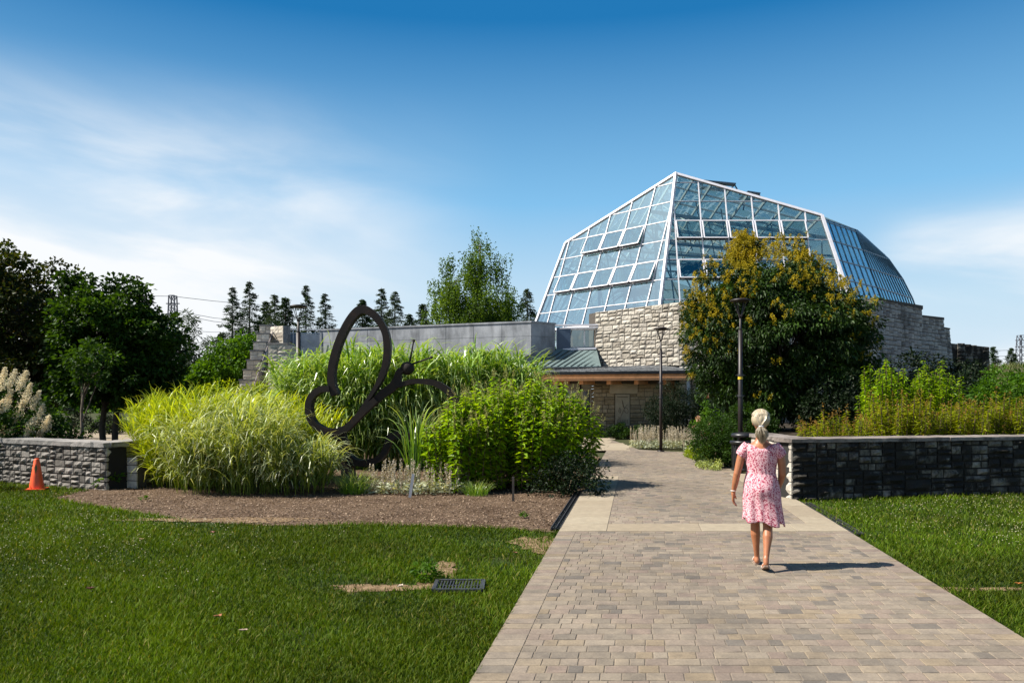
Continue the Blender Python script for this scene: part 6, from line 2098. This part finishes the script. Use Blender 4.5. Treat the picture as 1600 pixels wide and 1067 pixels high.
# hair: cap of combed strands drawn to a low ponytail
mh, nt, NN, LL, bs = new_mat('blond_hair')
at = nd(nt, "ShaderNodeAttribute", attribute_name='lc'); sp = NN.new("ShaderNodeSeparateColor"); LL.new(at.outputs['Color'], sp.inputs[0])
LL.new(ramp(nt, [(0, (.12, .08, .04)), (.35, (.32, .25, .155)), (1, (.58, .52, .40))], sp.outputs[0]), bs.inputs['Base Color'])
bs.inputs['Roughness'].default_value = .38; bs.inputs['Specular IOR Level'].default_value = .6
cap = MB(); hc = Vector((-.005, .006, 1.548)); nn, mm = 72, 26
tie = Vector((-.005, -.098, 1.488))
vs = []
for j in range(mm + 1):
    ph = PI * (.0 + .74 * j / mm)
    for k in range(nn):
        a = 2 * PI * k / nn
        q = Vector((.094 * math.sin(ph) * math.cos(a), .108 * math.sin(ph) * math.sin(a), .107 * math.cos(ph)))
        if q.y > 0: q.z = max(q.z, -.02 + .45 * q.y) if q.z < 0 or q.y > .05 else q.z
        lump = 1 + .012 * math.sin(a * 9 + j * .2) + .006 * math.sin(a * 23)
        if q.z < 0: q.x *= 1 - .5 * (q.z / .1) ** 2
        vs.append(hc + q * lump)
cap.add(vs, [(j * nn + k, j * nn + (k + 1) % nn, (j + 1) * nn + (k + 1) % nn, (j + 1) * nn + k) for j in range(mm) for k in range(nn)], (.5, 0, 0))
for i in range(1100):
    # strands from the forehead and temples over the skull to the tie
    a = rnd.uniform(-1.0, 1.0) * 1.35; st0 = rnd.uniform(-.25, .95)
    pts = []
    for t in np.linspace(0, 1, 8):
        ph = st0 * (1 - t) + (-1.62) * t               # angle in the fore-aft plane from the crown
        q = Vector((math.sin(a) * .100 * math.cos(t * 1.15) , -math.sin(-ph) * .106, math.cos(ph) * .112 * math.cos(a * .82 * (1 - t * .6))))
        p = hc + q
        if t > .6: p = p.lerp(tie, ((t - .6) / .4) ** 1.5)
        nrm_ = (p - hc); 
        if t < .9:
            L0 = nrm_.length; e_ = Vector((nrm_.x / .101, nrm_.y / .114, nrm_.z / .113)); k_ = 1.0 / max(e_.length, .2)
            p = hc + nrm_ * (k_ * (1.0 + .025 * rnd.random()) if t < .6 else 1)
        pts.append(p)
    cap.tube(pts, [.0021] * 7 + [.0012], 3, (rnd.random(), 0, 0), caps=False)
for i in range(420):
    a = rnd.uniform(0, 2 * PI); r = rnd.random() ** .5
    o = Vector((math.cos(a) * r, math.sin(a) * r, 0)); ln = rnd.uniform(.12, .205) * (1 - .15 * r)
    pts = []
    for t in np.linspace(0, 1, 7):
        sp_ = .016 + .050 * math.sin(min(1, t * 1.25) * PI * .62)
        c_ = tie + Vector((.010 * t, -.028 * math.sin(t * 2.2) + .02 * t, -ln * t - .002))
        pts.append(c_ + Vector((o.x * sp_ * 1.05 + rnd.uniform(-.002, .002), o.y * sp_ * .75, 0)) * (1 - .45 * max(0, t - .6) / .4))
    cap.tube(pts, [.0016] * 6 + [.0007], 3, (rnd.random(), 0, 0), caps=False)
hair = cap.build('hair', mh, wo, True)
e = MB(); e.tube([tie + Vector((.020 * math.cos(a), .016 * math.sin(a), -.004)) for a in np.linspace(0, 2 * PI, 14)], .0065, 7); e.build('hair_tie', plain('hair_tie', (.55, .55, .6), .3), hair, True)
e = MB(); e.tube([Vector(LA[-1]) + Vector((.025 * math.cos(a), .027 * math.sin(a), .012)) for a in np.linspace(0, 2 * PI, 16)], .0045, 6); e.build('bracelet', plain('bracelet', (.7, .65, .6), .3), wo, True)

# sandals
for (hx, hy, hz, bx, by, bz, tx, ty) in ((-.035, .125, .012, -.036, .275, .008, -.038, .36), (.036, -.262, .072, .036, -.105, .012, .036, -.005)):
    e = MB(); vs = []
    K_ = 16
    for j in range(K_ + 1):
        t = j / K_
        if t < .62: u = t / .62; c = Vector((hx, hy, hz)).lerp(Vector((bx, by, bz)), u)
        else: u = (t - .62) / .38; c = Vector((bx, by, bz)).lerp(Vector((tx, ty, bz)), u)
        w = .034 * math.sin(PI * (.12 + .80 * t)) ** .5 * (.86 if t < .35 else 1.1)
        for (s, zz) in ((-1, -.010), (1, -.010), (1, .008), (-1, .008)): vs.append((c.x + s * w, c.y, max(c.z, .010) + zz))
    fs = [(i * 4 + k, i * 4 + (k + 1) % 4, (i + 1) * 4 + (k + 1) % 4, (i + 1) * 4 + k) for i in range(K_) for k in range(4)] + [(0, 1, 2, 3), (K_ * 4 + 3, K_ * 4 + 2, K_ * 4 + 1, K_ * 4)]
    e.add(vs, fs); sd = e.build('sandal', plain('sandal', (.26, .18, .14), .6), wo)
    e = MB(); 
    e.tube([(bx + .036 * math.cos(a), by + .0, max(bz, .01) + .052 * math.sin(a)) for a in np.linspace(0, PI, 12)], .010, 6)
    e.build('strap', plain('strap', (.42, .34, .30), .5), sd, True)
